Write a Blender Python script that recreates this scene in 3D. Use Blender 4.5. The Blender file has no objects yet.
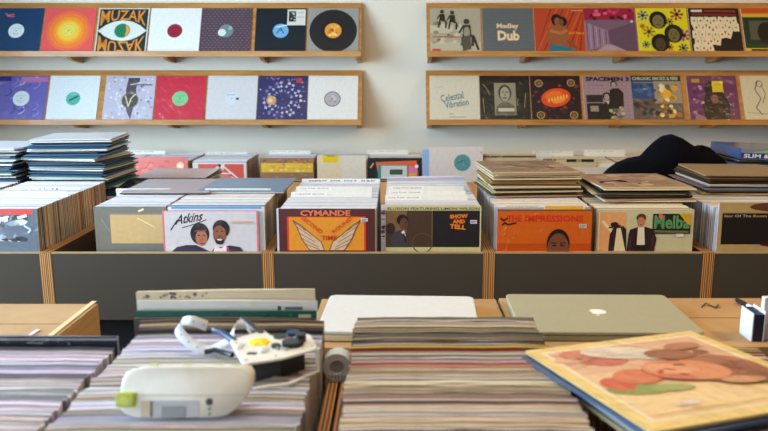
import bpy, bmesh, math, random
from mathutils import Vector, Matrix, Euler
R = math.radians
random.seed(7)
C = bpy.context.scene.collection
H = 1.55                      # eye height
F = 747.0                     # focal length in pixels of a 768 wide picture
PITCH = R(11.35)
CP, SP = math.cos(PITCH), math.sin(PITCH)

def at(u, v, z=None, y=None, d=None):
    """point seen at pixel (u,v) on the level plane z (relative to the eye), the upright plane y, or at depth d"""
    r = (u - 396.0) / F; t = (215.5 - v) / F
    cy, cz = CP + t * SP, -SP + t * CP
    if z is not None: d = z / cz
    elif y is not None: d = y / cy
    return Vector((r * d, cy * d, H + cz * d))

# ------------------------------------------------------------------ colour
def lin(c):
    out = []
    for x in c[:3]:
        x = x / 255.0
        out.append(x / 12.92 if x <= 0.04045 else ((x + 0.055) / 1.055) ** 2.4)
    return tuple(out) + (1.0,)

# ------------------------------------------------------------------ materials
def new_mat(name):
    m = bpy.data.materials.new(name); m.use_nodes = True
    nt = m.node_tree
    return m, nt, nt.nodes['Principled BSDF']

def mat_plain(name, col, rough=0.5, metal=0.0, coat=0.0, bump=0.0, bscale=80.0, emit=None, spec=None):
    m, nt, b = new_mat(name)
    b.inputs['Base Color'].default_value = lin(col)
    b.inputs['Roughness'].default_value = rough
    b.inputs['Metallic'].default_value = metal
    b.inputs['Coat Weight'].default_value = coat
    if spec is not None: b.inputs['Specular IOR Level'].default_value = spec
    n = nt.nodes.new('ShaderNodeTexNoise'); n.inputs['Scale'].default_value = bscale; n.inputs['Detail'].default_value = 4
    tc = nt.nodes.new('ShaderNodeTexCoord'); nt.links.new(tc.outputs['Object'], n.inputs['Vector'])
    mx = nt.nodes.new('ShaderNodeMix'); mx.data_type = 'RGBA'
    mx.inputs[0].default_value = 1.0
    a = lin(col)
    mr = nt.nodes.new('ShaderNodeMapRange'); mr.inputs[3].default_value = 0.0; mr.inputs[4].default_value = 1.0
    nt.links.new(n.outputs['Fac'], mr.inputs[0]); nt.links.new(mr.outputs[0], mx.inputs[0])
    mx.inputs[6].default_value = tuple(x * 0.93 for x in a[:3]) + (1,)
    mx.inputs[7].default_value = tuple(min(1, x * 1.06) for x in a[:3]) + (1,)
    nt.links.new(mx.outputs[2], b.inputs['Base Color'])
    if bump:
        bp = nt.nodes.new('ShaderNodeBump'); bp.inputs['Strength'].default_value = bump; bp.inputs['Distance'].default_value = 0.002
        nt.links.new(n.outputs['Fac'], bp.inputs['Height']); nt.links.new(bp.outputs[0], b.inputs['Normal'])
    if emit:
        b.inputs['Emission Color'].default_value = lin(emit[0]); b.inputs['Emission Strength'].default_value = emit[1]
    return m

def mat_paint(name, rough, coat, wrinkle, use_obj=False, scale=22.0, spec=0.4):
    """printed card in a clear plastic outer: ink colour from the Col attribute, wrinkled glossy coat"""
    m, nt, b = new_mat(name)
    at_ = nt.nodes.new('ShaderNodeAttribute'); at_.attribute_name = 'Col'
    src = at_.outputs['Color']
    if use_obj:
        oi = nt.nodes.new('ShaderNodeObjectInfo')
        mx = nt.nodes.new('ShaderNodeMix'); mx.data_type = 'RGBA'; mx.blend_type = 'MULTIPLY'; mx.inputs[0].default_value = 1
        nt.links.new(src, mx.inputs[6]); nt.links.new(oi.outputs['Color'], mx.inputs[7]); src = mx.outputs[2]
    # faint print grain
    tc = nt.nodes.new('ShaderNodeTexCoord')
    g = nt.nodes.new('ShaderNodeTexNoise'); g.inputs['Scale'].default_value = 60; g.inputs['Detail'].default_value = 5
    nt.links.new(tc.outputs['Object'], g.inputs['Vector'])
    mr = nt.nodes.new('ShaderNodeMapRange'); mr.inputs[3].default_value = 0.86; mr.inputs[4].default_value = 1.12
    nt.links.new(g.outputs['Fac'], mr.inputs[0])
    vm = nt.nodes.new('ShaderNodeVectorMath'); vm.operation = 'SCALE'
    nt.links.new(src, vm.inputs[0]); nt.links.new(mr.outputs[0], vm.inputs[3])
    nt.links.new(vm.outputs[0], b.inputs['Base Color'])
    b.inputs['Roughness'].default_value = rough
    b.inputs['Specular IOR Level'].default_value = spec
    b.inputs['Coat Weight'].default_value = coat
    b.inputs['Coat Roughness'].default_value = 0.12
    if wrinkle:
        w = nt.nodes.new('ShaderNodeTexNoise'); w.inputs['Scale'].default_value = scale; w.inputs['Detail'].default_value = 3
        w.inputs['Distortion'].default_value = 1.2
        oi2 = nt.nodes.new('ShaderNodeObjectInfo'); ad = nt.nodes.new('ShaderNodeVectorMath'); ad.operation = 'ADD'
        nt.links.new(tc.outputs['Object'], ad.inputs[0]); nt.links.new(oi2.outputs['Random'], ad.inputs[1])
        nt.links.new(ad.outputs[0], w.inputs['Vector'])
        bp = nt.nodes.new('ShaderNodeBump'); bp.inputs['Strength'].default_value = wrinkle; bp.inputs['Distance'].default_value = 0.01
        nt.links.new(w.outputs['Fac'], bp.inputs['Height'])
        nt.links.new(bp.outputs[0], b.inputs['Coat Normal'])
    return m

def mat_wood(name, c1, c2, scale=(1.5, 18, 18), rough=0.45, coat=0.15, dark=0.0):
    m, nt, b = new_mat(name)
    tc = nt.nodes.new('ShaderNodeTexCoord')
    mp = nt.nodes.new('ShaderNodeMapping'); mp.inputs['Scale'].default_value = scale
    nt.links.new(tc.outputs['Object'], mp.inputs['Vector'])
    n = nt.nodes.new('ShaderNodeTexNoise'); n.inputs['Scale'].default_value = 2.2; n.inputs['Detail'].default_value = 8; n.inputs['Distortion'].default_value = 0.8
    nt.links.new(mp.outputs[0], n.inputs['Vector'])
    cr = nt.nodes.new('ShaderNodeValToRGB')
    cr.color_ramp.elements[0].position = 0.3; cr.color_ramp.elements[0].color = lin(c1)
    cr.color_ramp.elements[1].position = 0.72; cr.color_ramp.elements[1].color = lin(c2)
    nt.links.new(n.outputs['Fac'], cr.inputs['Fac'])
    nt.links.new(cr.outputs[0], b.inputs['Base Color'])
    b.inputs['Roughness'].default_value = rough; b.inputs['Coat Weight'].default_value = coat
    bp = nt.nodes.new('ShaderNodeBump'); bp.inputs['Strength'].default_value = 0.15; bp.inputs['Distance'].default_value = 0.001
    nt.links.new(n.outputs['Fac'], bp.inputs['Height']); nt.links.new(bp.outputs[0], b.inputs['Normal'])
    return m

M = {}
M['wall'] = mat_plain('painted_wall', (218, 213, 198), 0.75, bump=0.06, bscale=140)
M['ceiling'] = mat_plain('ceiling_paint', (120, 112, 100), 0.9)
M['floor'] = mat_wood('floor_boards', (60, 44, 32), (86, 64, 46), (12, 1.2, 12), 0.5)
M['oak'] = mat_wood('oak_plywood', (158, 106, 48), (196, 142, 74))
M['ply_edge'] = mat_wood('plywood_edge', (120, 74, 36), (226, 178, 112), (90, 1.2, 1.2), 0.5)
def mat_ply():
    m, nt, b = new_mat('plywood_layers')
    tc = nt.nodes.new('ShaderNodeTexCoord'); wv = nt.nodes.new('ShaderNodeTexWave'); wv.wave_type = 'BANDS'; wv.bands_direction = 'X'
    wv.inputs['Scale'].default_value = 48; wv.inputs['Distortion'].default_value = 1.2; wv.inputs['Detail'].default_value = 3; wv.inputs['Detail Scale'].default_value = .4
    mp = nt.nodes.new('ShaderNodeMapping'); mp.inputs['Scale'].default_value = (1, .12, .12)
    nt.links.new(tc.outputs['Object'], mp.inputs['Vector']); nt.links.new(mp.outputs[0], wv.inputs['Vector'])
    cr = nt.nodes.new('ShaderNodeValToRGB'); cr.color_ramp.elements[0].position = .25; cr.color_ramp.elements[0].color = lin((96,52,24)); cr.color_ramp.elements[1].position = .75; cr.color_ramp.elements[1].color = lin((214,156,90))
    nt.links.new(wv.outputs['Fac'], cr.inputs['Fac']); nt.links.new(cr.outputs[0], b.inputs['Base Color']); b.inputs['Roughness'].default_value = .55
    return m
M['ply_edge'] = mat_ply()
M['ply_side'] = mat_wood('plywood_side', (176, 124, 62), (206, 158, 92), (18, 1.5, 18), 0.5)
M['laminate'] = mat_plain('grey_laminate', (70, 63, 54), 0.6, bump=0.03, bscale=300, spec=.25)
M['laminate_top'] = mat_plain('laminate_edge', (172, 148, 108), 0.5)
M['bin_inner'] = mat_plain('shaded_bin_inner', (66, 50, 38), 0.55)  # shade inside the bins, painted into the side boards' colour
M['black'] = mat_plain('black_board', (16, 15, 15), 0.8)
M['card'] = mat_wood('cardboard', (168, 132, 88), (190, 154, 108), (3, 3, 60), 0.75, 0.0)
M['paint'] = mat_paint('printed_cover', 0.45, 0.45, 0.35)
M['paint_rough'] = mat_paint('crinkled_plastic_cover', 0.4, 0.6, 1.6, scale=13)
M['matte'] = mat_paint('printed_paper', 0.65, 0.0, 0.0)
M['sleeve'] = mat_paint('sleeve_card', 0.5, 0.22, 0.3, True)
M['bulk'] = mat_paint('sleeve_edges', 0.6, 0.0, 0.0, spec=.2)
M['white_plastic'] = mat_plain('white_plastic', (226, 224, 214), 0.35, coat=0.2)
M['white_plastic2'] = mat_plain('pale_grey_plastic', (186, 190, 196), 0.4)
M['grey_window'] = mat_plain('grey_window_plastic', (132, 140, 146), 0.3)
M['lime'] = mat_plain('lime_plastic', (172, 192, 22), 0.3, coat=0.3)
M['black_plastic'] = mat_plain('black_plastic', (22, 22, 24), 0.35, coat=0.2)
M['blue_plastic'] = mat_plain('blue_plastic', (20, 50, 90), 0.4)
M['yellow'] = mat_plain('yellow_grease', (240, 222, 10), 0.5, bump=0.4, bscale=200)
M['steel'] = mat_plain('steel', (170, 170, 168), 0.3, metal=1.0)
M['paper'] = mat_plain('white_paper', (216, 220, 226), 0.6)
M['alu'] = mat_plain('anodised_aluminium', (172, 167, 140), 0.5, metal=0.2)
M['alu_side'] = mat_plain('aluminium_base', (160, 152, 122), 0.5, metal=0.2)
M['logo'] = mat_plain('white_logo', (245, 245, 242), 0.25)
M['casewhite'] = mat_plain('white_case', (214, 214, 214), 0.4)
M['casecream'] = mat_plain('cream_edge', (214, 200, 168), 0.5)
M['tape'] = mat_plain('tape_roll', (240, 246, 255), 0.5)
M['navy'] = mat_plain('navy_card', (26, 30, 66), 0.5)
M['lamp_glow'] = mat_plain('lamp_glow', (255, 220, 170), 0.5, emit=((255, 205, 140), 12.0))
M['lamp_soft'] = mat_plain('lamp_diffuser', (255, 236, 205), 0.5, emit=((255,232,196), 2.0))
M['lamp_metal'] = mat_plain('lamp_metal', (40, 40, 40), 0.4, metal=0.6)
M['frame_white'] = mat_plain('window_paint', (225, 225, 222), 0.5)

# cloth for the jacket
def mat_cloth():
    m, nt, b = new_mat('dark_cloth')
    b.inputs['Base Color'].default_value = lin((5, 5, 10)); b.inputs['Roughness'].default_value = 0.95; b.inputs['Specular IOR Level'].default_value = 0.1
    b.inputs['Sheen Weight'].default_value = 0.02; b.inputs['Sheen Tint'].default_value = lin((60, 90, 170))
    n = nt.nodes.new('ShaderNodeTexNoise'); n.inputs['Scale'].default_value = 14; n.inputs['Detail'].default_value = 3
    bp = nt.nodes.new('ShaderNodeBump'); bp.inputs['Strength'].default_value = 0.3; bp.inputs['Distance'].default_value = 0.01
    nt.links.new(n.outputs['Fac'], bp.inputs['Height']); nt.links.new(bp.outputs[0], b.inputs['Normal'])
    return m
M['cloth'] = mat_cloth()

# ------------------------------------------------------------------ mesh helpers
def bm_box(bm, x0, x1, y0, y1, z0, z1, mi=0, col=None, clayer=None):
    vs = [bm.verts.new(p) for p in ((x0,y0,z0),(x1,y0,z0),(x1,y1,z0),(x0,y1,z0),(x0,y0,z1),(x1,y0,z1),(x1,y1,z1),(x0,y1,z1))]
    fs = []
    for idx in ((0,3,2,1),(4,5,6,7),(0,1,5,4),(1,2,6,5),(2,3,7,6),(3,0,4,7)):
        f = bm.faces.new([vs[i] for i in idx]); f.material_index = mi; fs.append(f)
        if col is not None:
            for l in f.loops: l[clayer] = col
    return fs      # bottom, top, front(-y), right(+x), back, left

def obj(name, bm, mat, parent=None, bevel=0.0, smooth=False, loc=None, rot=None):
    me = bpy.data.meshes.new(name); bm.normal_update(); bm.to_mesh(me); bm.free()
    for m in (mat if isinstance(mat, (list, tuple)) else [mat]): me.materials.append(m)
    o = bpy.data.objects.new(name, me); C.objects.link(o)
    if parent: o.parent = parent
    if loc is not None: o.location = loc
    if rot is not None: o.rotation_euler = rot
    if bevel:
        b = o.modifiers.new('bevel', 'BEVEL'); b.width = bevel; b.segments = 2; b.limit_method = 'ANGLE'
    if smooth:
        for p in me.polygons: p.use_smooth = True
    return o

def box_obj(name, x0, x1, y0, y1, z0, z1, mat, parent=None, bevel=0.0):
    bm = bmesh.new(); bm_box(bm, x0, x1, y0, y1, z0, z1)
    return obj(name, bm, mat, parent, bevel)

def tag(o, label=None, cat=None, group=None, kind=None):
    if label: o['label'] = label
    if cat: o['category'] = cat
    if group: o['group'] = group
    if kind: o['kind'] = kind
    return o

def empty(name, loc, rot=(0, 0, 0)):
    o = bpy.data.objects.new(name, None); C.objects.link(o); o.location = loc; o.rotation_euler = rot
    o.empty_display_size = 0.05
    return o

def copy_tree(o, parent=None):
    c = o.copy(); C.objects.link(c); c.parent = parent
    for ch in list(o.children): copy_tree(ch, c)
    return c

def cyl(bm, r, depth, seg=24, mtx=Matrix(), r2=None, mi=0):
    g = bmesh.ops.create_cone(bm, cap_ends=True, segments=seg, radius1=r, radius2=r if r2 is None else r2, depth=depth, matrix=mtx)
    for v in g['verts']:
        for f in v.link_faces: f.material_index = mi

ORD = ['zeroth','topmost','second','third','fourth','fifth','sixth','seventh','eighth','ninth','tenth','eleventh','twelfth','thirteenth','fourteenth','fifteenth','sixteenth','seventeenth','eighteenth','nineteenth']
def ordinal(n):
    base = ['', 'first','second','third','fourth','fifth','sixth','seventh','eighth','ninth','tenth','eleventh','twelfth','thirteenth','fourteenth','fifteenth','sixteenth','seventeenth','eighteenth','nineteenth']
    if n < 20: return base[n]
    tens = {2:'twenty',3:'thirty',4:'forty',5:'fifty',6:'sixty',7:'seventy',8:'eighty'}[n // 10]
    if n % 10 == 0: return tens[:-1] + 'ieth'
    return tens + '-' + base[n % 10]

# ------------------------------------------------------------------ cover drawing
_text_cache = {}
def text_polys(s, bold=0.0):
    key = (s, bold)
    if key in _text_cache: return _text_cache[key]
    cu = bpy.data.curves.new('lettering', 'FONT'); cu.body = s; cu.resolution_u = 2; cu.offset = bold
    o = bpy.data.objects.new('lettering', cu); C.objects.link(o)
    dg = bpy.context.evaluated_depsgraph_get(); dg.update()
    me = bpy.data.meshes.new_from_object(o.evaluated_get(dg))
    vs = [(v.co.x, v.co.y) for v in me.vertices]; fs = [tuple(p.vertices) for p in me.polygons]
    bpy.data.objects.remove(o); bpy.data.curves.remove(cu); bpy.data.meshes.remove(me)
    _text_cache[key] = (vs, fs); return vs, fs

class Art:
    """flat print on a square: u to the right, v up, both 0..1"""
    V = 1.0          # share of the sleeve's height (from the top) that v = 0..1 spans
    def __init__(s, w=0.315, h=0.315, vis=None):
        s.w, s.h = w, h; s.vis = Art.V if vis is None else vis; s.bm = bmesh.new(); s.cl = s.bm.loops.layers.float_color.new('Col'); s.k = 0
    def mv(s, v): return 1 - (1 - v) * s.vis
    def _f(s, pts, c, k=None, raw=False):
        if not raw: pts = [(u, s.mv(v)) for u, v in pts]
        y = -0.00012 * ((s.k if k is None else k) + 1)
        vs = [s.bm.verts.new((( min(max(u,0),1) - 0.5) * s.w, y, min(max(v,0),1) * s.h)) for u, v in pts]
        try: f = s.bm.faces.new(vs)
        except ValueError: return
        for l in f.loops: l[s.cl] = lin(c)
    def poly(s, pts, c): s._f(pts, c); s.k += 1; return s
    def rect(s, x0, y0, x1, y1, c): return s.poly([(x0,y0),(x1,y0),(x1,y1),(x0,y1)], c)
    def ell(s, cx, cy, rx, ry, c, n=26, rot=0.0):
        ca, sa = math.cos(rot), math.sin(rot)
        cy = s.mv(cy)
        s._f([(cx + rx*math.cos(a)*ca - ry*math.sin(a)*sa, cy + rx*math.cos(a)*sa + ry*math.sin(a)*ca) for a in [2*math.pi*i/n for i in range(n)]], c, raw=True); s.k += 1; return s
    def circ(s, cx, cy, r, c): return s.ell(cx, cy, r, r, c)
    def ring(s, cx, cy, r, w, c, n=32):
        cy = s.mv(cy)
        for i in range(n):
            a, b = 2*math.pi*i/n, 2*math.pi*(i+1)/n
            s._f([(cx+r*math.cos(a), cy+r*math.sin(a)), (cx+r*math.cos(b), cy+r*math.sin(b)), (cx+(r-w)*math.cos(b), cy+(r-w)*math.sin(b)), (cx+(r-w)*math.cos(a), cy+(r-w)*math.sin(a))], c, raw=True)
        s.k += 1; return s
    def line(s, pts, w, c):
        pts = [(u, s.mv(v)) for u, v in pts]
        for (a, b), (p, q) in zip(pts, pts[1:]):
            dx, dy = p-a, q-b; L = math.hypot(dx, dy) or 1; nx, ny = -dy/L*w/2, dx/L*w/2
            s._f([(a-nx,b-ny),(p-nx,q-ny),(p+nx,q+ny),(a+nx,b+ny)], c, raw=True)
        s.k += 1; return s
    def text(s, t, x0, y0, x1, y1, c, bold=0.0, rot=0.0, flip=False, arc=0.0, slant=0.0):
        vs, fs = text_polys(t, bold)
        if not vs: return s
        ax, bx = min(v[0] for v in vs), max(v[0] for v in vs); ay, by = min(v[1] for v in vs), max(v[1] for v in vs)
        y0, y1 = s.mv(y0), s.mv(y1); arc *= s.vis
        y = -0.00012 * (s.k + 1); ca, sa = math.cos(rot), math.sin(rot); mx, my = (x0+x1)/2, (y0+y1)/2
        out = []
        for px, py in vs:
            fu = (px-ax)/max(bx-ax, 1e-6); fv = (py-ay)/max(by-ay, 1e-6)
            if flip: fv = 1-fv
            e = arc*(1-(2*fu-1)**2); lo, hi = (y0, y1-e) if flip else (y0+e, y1)
            v = lo + fv*(hi-lo); u = x0 + fu*(x1-x0) + slant*(v-y0)
            u, v = mx+(u-mx)*ca-(v-my)*sa, my+(u-mx)*sa+(v-my)*ca
            out.append(s.bm.verts.new(((u-0.5)*s.w, y, v*s.h)))
        for f in fs:
            try: g = s.bm.faces.new([out[i] for i in (reversed(f) if flip else f)])
            except ValueError: continue
            for l in g.loops: l[s.cl] = lin(c)
        s.k += 1; return s
    def speck(s, n, x0, y0, x1, y1, cols, r0=0.01, r1=0.03, seed=1, sq=False):
        rg = random.Random(seed)
        for i in range(n):
            cx, cy = rg.uniform(x0+r0, x1-r0), rg.uniform(y0+r0, y1-r0); r = rg.uniform(r0, r1); c = rg.choice(cols)
            a0 = rg.uniform(0, 3)
            m = 4 if sq else 7
            s._f([(cx + r*math.cos(a0+a)*rg.uniform(.7,1.2), cy + r*math.sin(a0+a)*rg.uniform(.6,1.1)) for a in [2*math.pi*j/m for j in range(m)]], c, s.k + (i % 4))
        s.k += 4; return s
    def label(s, r, c, c2=None, hole=(40,40,40)):
        s.circ(.5, .5, r, c)
        if c2:
            s.line([(.5-r*.6,.5+r*.35),(.5+r*.6,.5+r*.35)], .012, c2); s.line([(.5-r*.5,.5-r*.35),(.5+r*.5,.5-r*.35)], .01, c2)
            s.line([(.5-r*.3,.5-r*.55),(.5+r*.3,.5-r*.55)], .01, c2)
        s.circ(.5, .5, .012, hole); return s
    def head(s, cx, cy, r, skin, hair, afro=1.25, dark=(30,20,16)):
        assert s.vis == 1
        s.ell(cx, cy+r*.25, r*afro, r*afro*1.1, hair)
        s.ell(cx, cy, r*.78, r*1.05, skin)
        s.ell(cx-r*.32, cy+r*.12, r*.13, r*.07, dark); s.ell(cx+r*.32, cy+r*.12, r*.13, r*.07, dark)
        s.line([(cx-r*.45,cy+r*.3),(cx-r*.18,cy+r*.34)], r*.08, hair); s.line([(cx+r*.18,cy+r*.34),(cx+r*.45,cy+r*.3)], r*.08, hair)
        s.poly([(cx-r*.1,cy-r*.25),(cx+r*.12,cy-r*.25),(cx,cy+r*.05)], tuple(int(x*.8) for x in skin))
        s.ell(cx, cy-r*.5, r*.3, r*.1, tuple(int(x*.55) for x in skin)); return s
    def done(s, name, parent, mat, y=0.0):
        o = obj(name, s.bm, mat, parent); o.location = (0, y, 0); return o

def sleeve_mesh(w=0.315, h=0.315, t_edge=0.0042, t_mid=0.006, bow=0.0, face=(230,230,230), top=(255,255,255), side=(235,235,230), n=6, lip=True, seed=0):
    """one record sleeve: padded by its disc, slightly bowed, thin clear outer standing proud of the top"""
    rg = random.Random(seed)
    bm = bmesh.new(); cl = bm.loops.layers.float_color.new('Col')
    gf, gb = {}, {}
    for i in range(n+1):
        for j in range(n+1):
            u, v = i/n, j/n
            pad = (math.sin(math.pi*u)*math.sin(math.pi*v))**0.5 if 0 < u < 1 and 0 < v < 1 else 0
            th = t_edge/2 + (t_mid-t_edge)/2*pad
            b = bow*math.sin(math.pi*u)
            x = (u-.5)*w; z = v*h
            if j == n: z += rg.uniform(-.0008, .0008) - (0.0016 if i in (0, n) else 0)
            gf[i,j] = bm.verts.new((x, b-th, z)); gb[i,j] = bm.verts.new((x, b+th, z))
    def face_(vs, c):
        f = bm.faces.new(vs)
        for l in f.loops: l[cl] = lin(c)
    for i in range(n):
        for j in range(n):
            face_([gf[i,j], gf[i+1,j], gf[i+1,j+1], gf[i,j+1]], face)
            face_([gb[i,j], gb[i,j+1], gb[i+1,j+1], gb[i+1,j]], face)
        face_([gf[i,n], gf[i+1,n], gb[i+1,n], gb[i,n]], top)
        face_([gf[i,0], gb[i,0], gb[i+1,0], gf[i+1,0]], side)
        face_([gf[0,i], gf[0,i+1], gb[0,i+1], gb[0,i]], side)
        face_([gf[n,i], gb[n,i], gb[n,i+1], gf[n,i+1]], side)
    if lip:   # clear outer's open edge
        for i in range(n):
            a, b2 = gb[i,n].co, gb[i+1,n].co
            vs = [bm.verts.new((a.x, a.y-.0004, a.z)), bm.verts.new((b2.x, b2.y-.0004, b2.z)), bm.verts.new((b2.x, b2.y+.0006, b2.z+.0025)), bm.verts.new((a.x, a.y+.0006, a.z+.0022))]
            face_(vs, (225,228,232))
    me = bpy.data.meshes.new('record_sleeve'); bm.normal_update(); bm.to_mesh(me); bm.free()
    return me

SLEEVES, THIN = [], []
for k in range(7):
    me = sleeve_mesh(t_edge=random.choice((.0036,.0042,.005)), bow=random.uniform(-.0008,.0008), lip=(k % 3 != 2), seed=k, side=(235,232,225))
    me.materials.append(M['sleeve']); THIN.append(me)
for k in range(7):
    me = sleeve_mesh(t_edge=random.choice((.0050,.0056,.006)), t_mid=.0062, bow=random.uniform(-.0005,.0005), lip=(k % 3 != 2), seed=20+k, side=(235,232,225))
    me.materials.append(M['sleeve']); SLEEVES.append(me)

def record(loc, rot, col, label, group=None, scale=1.0, thin=False):
    o = bpy.data.objects.new('record_sleeve', random.choice(THIN if thin else SLEEVES)); C.objects.link(o)
    o.location = loc; o.rotation_euler = rot; o.color = lin(col)
    if scale != 1.0: o.scale = (scale, 1, scale)
    tag(o, label, 'record', group); return o

def cname(c):
    r, g, b = c
    l = (r+g+b)/3
    if r > 140 and g < 100 and b < 100: return 'red'
    if r - b > 70 and l > 140: return 'yellow'
    if r - b > 38: return 'tan' if l > 120 else 'brown'
    if b - r > 25: return 'blue' if l > 80 else 'navy'
    if g - r > 12 and g > b: return 'green'
    if l > 195: return 'white'
    if l > 150: return 'pale grey'
    if l > 80: return 'grey'
    return 'black'

# ------------------------------------------------------------------ cover with art (named parts)
def cover(name, label, loc, rot, art, group=None, face=(235,235,230), side=(225,222,215), w=0.315, h=0.315, mat='paint', th=0.005, sticker=None, disc=None, cat='record'):
    root = empty(name, loc, rot); tag(root, label, cat, group)
    me = sleeve_mesh(w, h, th, th, face=face, side=side, top=side, n=2, lip=False)
    me.materials.append(M['matte'] if mat == 'matte' else M['paint'])
    s = bpy.data.objects.new('sleeve', me); C.objects.link(s); s.parent = root
    if art: art.done('cover_print', root, M[mat], -th/2)
    if sticker:
        a = Art(w, h, vis=art.vis); x, y, sw, sh, c, txt = sticker
        a.rect(x, y, x+sw, y+sh, c)
        if txt: a.line([(x+.1*sw,y+.62*sh),(x+.9*sw,y+.62*sh)], .008, (120,120,130)); a.line([(x+.1*sw,y+.3*sh),(x+.7*sw,y+.3*sh)], .008, (120,120,130))
        k = art.k if art else 0
        a.done('price_sticker', root, M['matte'], -th/2 - .00012*(k+1))
    return root

# ================================================================== ROOM
XL, XR, YB, YF, ZC = -2.9, 3.6, 4.88, -1.6, 3.0
def struct(o): o['kind'] = 'structure'; return o
struct(box_obj('floor', XL-.1, XR+.1, YF-.1, YB+.1, -0.1, 0, M['floor']))
struct(box_obj('ceiling', XL-.1, XR+.1, YF-.1, YB+.1, ZC, ZC+.1, M['ceiling']))
struct(box_obj('wall_back', XL-.1, XR+.1, YB, YB+.1, 0, ZC, M['wall']))
M['dark_wall'] = mat_plain('brown_wall', (112, 88, 64), 0.8)
struct(box_obj('wall_right', XR, XR+.1, YF, YB, 0, ZC, M['dark_wall']))
# left wall with a tall shop window, front wall with a window behind the camera
WY0, WY1, WZ0, WZ1 = 0.2, 3.4, 0.9, 2.8
bm = bmesh.new()
bm_box(bm, XL-.1, XL, YF, WY0, 0, ZC); bm_box(bm, XL-.1, XL, WY1, YB, 0, ZC)
bm_box(bm, XL-.1, XL, WY0, WY1, 0, WZ0); bm_box(bm, XL-.1, XL, WY0, WY1, WZ1, ZC)
struct(obj('wall_left', bm, M['wall']))
bm = bmesh.new()
FX0, FX1 = -2.8, -0.8
bm_box(bm, XL-.1, FX0, YF-.1, YF, 0, ZC); bm_box(bm, FX1, XR+.1, YF-.1, YF, 0, ZC)
bm_box(bm, FX0, FX1, YF-.1, YF, 0, .8); bm_box(bm, FX0, FX1, YF-.1, YF, 2.7, ZC)
struct(obj('wall_front', bm, M['dark_wall']))
def window(name, axis, a0, a1, z0, z1, c):
    bm = bmesh.new(); t = .05
    def b(p0, p1, q0, q1):
        if axis == 'x': bm_box(bm, c-.07, c-.02, p0, p1, q0, q1)
        else: bm_box(bm, p0, p1, c-.07, c-.02, q0, q1)
    b(a0, a0+t, z0, z1); b(a1-t, a1, z0, z1); b(a0+t, a1-t, z0, z0+t); b(a0+t, a1-t, z1-t, z1)
    m = (a0+a1)/2; b(m-t/2, m+t/2, z0+t, z1-t)
    return struct(obj(name, bm, M['frame_white']))
window('window_1', 'x', WY0, WY1, WZ0, WZ1, XL)
window('window_2', 'y', FX0, FX1, .8, 2.7, YF)

# ================================================================== RECORD BINS OF THE MIDDLE ROW
DIVX = [-1.872, -1.150, -.421, .306, 1.025, 1.751]
ZT = H - .601; ZP = H - .832
def bin_unit(name, label, x0, x1, y0, y1, ztop, zbot, group, edge=.020):
    root = empty(name, ((x0+x1)/2, y0, zbot)); tag(root, label, 'record bin', group)
    w = (x1-x0)/2; hh = ztop-zbot; dp = y1-y0
    bm = bmesh.new()
    # the front panel between the two side boards, thin pale top edge
    bm_box(bm, -w+edge, w-edge, .001, .016, 0, hh-.0035)
    fp = obj('front_panel', bm, M['laminate'], root)
    bm = bmesh.new(); bm_box(bm, -w+edge, w-edge, .001, .016, hh-.0035, hh); obj('panel_edge', bm, M['laminate_top'], fp)
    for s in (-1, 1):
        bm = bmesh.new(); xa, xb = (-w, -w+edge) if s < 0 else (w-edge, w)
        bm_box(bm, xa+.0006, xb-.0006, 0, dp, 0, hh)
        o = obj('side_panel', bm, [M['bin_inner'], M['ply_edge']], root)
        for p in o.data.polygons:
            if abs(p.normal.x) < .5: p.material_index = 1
    obj_b = bmesh.new(); bm_box(obj_b, -w+edge, w-edge, dp-.015, dp, 0, hh-.02); obj('back_panel', obj_b, M['ply_side'], root)
    obj_b = bmesh.new(); bm_box(obj_b, -w+edge, w-edge, .016, dp-.015, 0, .012); obj('bottom_board', obj_b, M['ply_side'], root)
    return root
names = ['far left', 'left of middle', 'middle', 'right of middle', 'far right']
fronts = ['front holding the sleeve with red strips', 'holding the pink-bordered portrait cover of a couple', 'holding the orange winged cover',
          'holding the orange cover and the pale cover of two men', 'holding the dark cover at the right edge']
for k in range(5):
    bin_unit('record_bin', 'grey-fronted plywood record bin ' + fronts[k], DIVX[k], DIVX[k+1], 2.375, 3.02, ZT, ZP, 'grey-fronted bins across the shop')
# stand under the row, its black standing for shadow, and the shelf behind it
bm = bmesh.new(); bm_box(bm, -1.86, 1.75, 2.50, 3.62, .0, ZP-.001)
tag(obj('bin_stand', bm, M['black']), 'stand under the row of grey-fronted record bins, coloured black for shadow', 'stand')
bm = bmesh.new(); bm_box(bm, -1.86, 1.75, 3.035, 3.62, ZP, H-.56)
tag(obj('storage_counter', bm, M['ply_side']), 'plywood counter behind the grey-fronted bins carrying tall record piles', 'counter')

# bulk of standing records that only show their edges: one countless mass
bulk = bmesh.new(); bcl = bulk.loops.layers.float_color.new('Col')
def pack(x0, x1, y0, y1, ztop, tops, sides, pitch=.0048, hvar=.003, xvar=.0012, hgt=.315):
    y = y0
    while y < y1 - pitch:
        t = pitch*random.uniform(.7, 1.1); h = ztop + random.uniform(-hvar, hvar)*.5; a = x0 + random.uniform(-xvar, xvar); b = x1 + random.uniform(-xvar, xvar)
        tc = lin(random.choice(tops)); sc = lin(random.choice(sides))
        fs = bm_box(bulk, a, b, y, y+t*.93, ztop-hgt, h)
        for i, f in enumerate(fs):
            for l in f.loops: l[bcl] = tc if i == 1 else sc if i in (3, 5) else tuple(.6*q for q in tc[:3]) + (1,) if False else (tc if i in (2, 4) else sc)
        y += t
WH = [(214,214,222),(196,196,206),(218,214,210),(170,170,180),(226,226,230),(184,182,192)]
WARM = [(214,200,176),(196,180,150),(226,214,192),(170,150,124),(232,226,212)]
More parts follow.
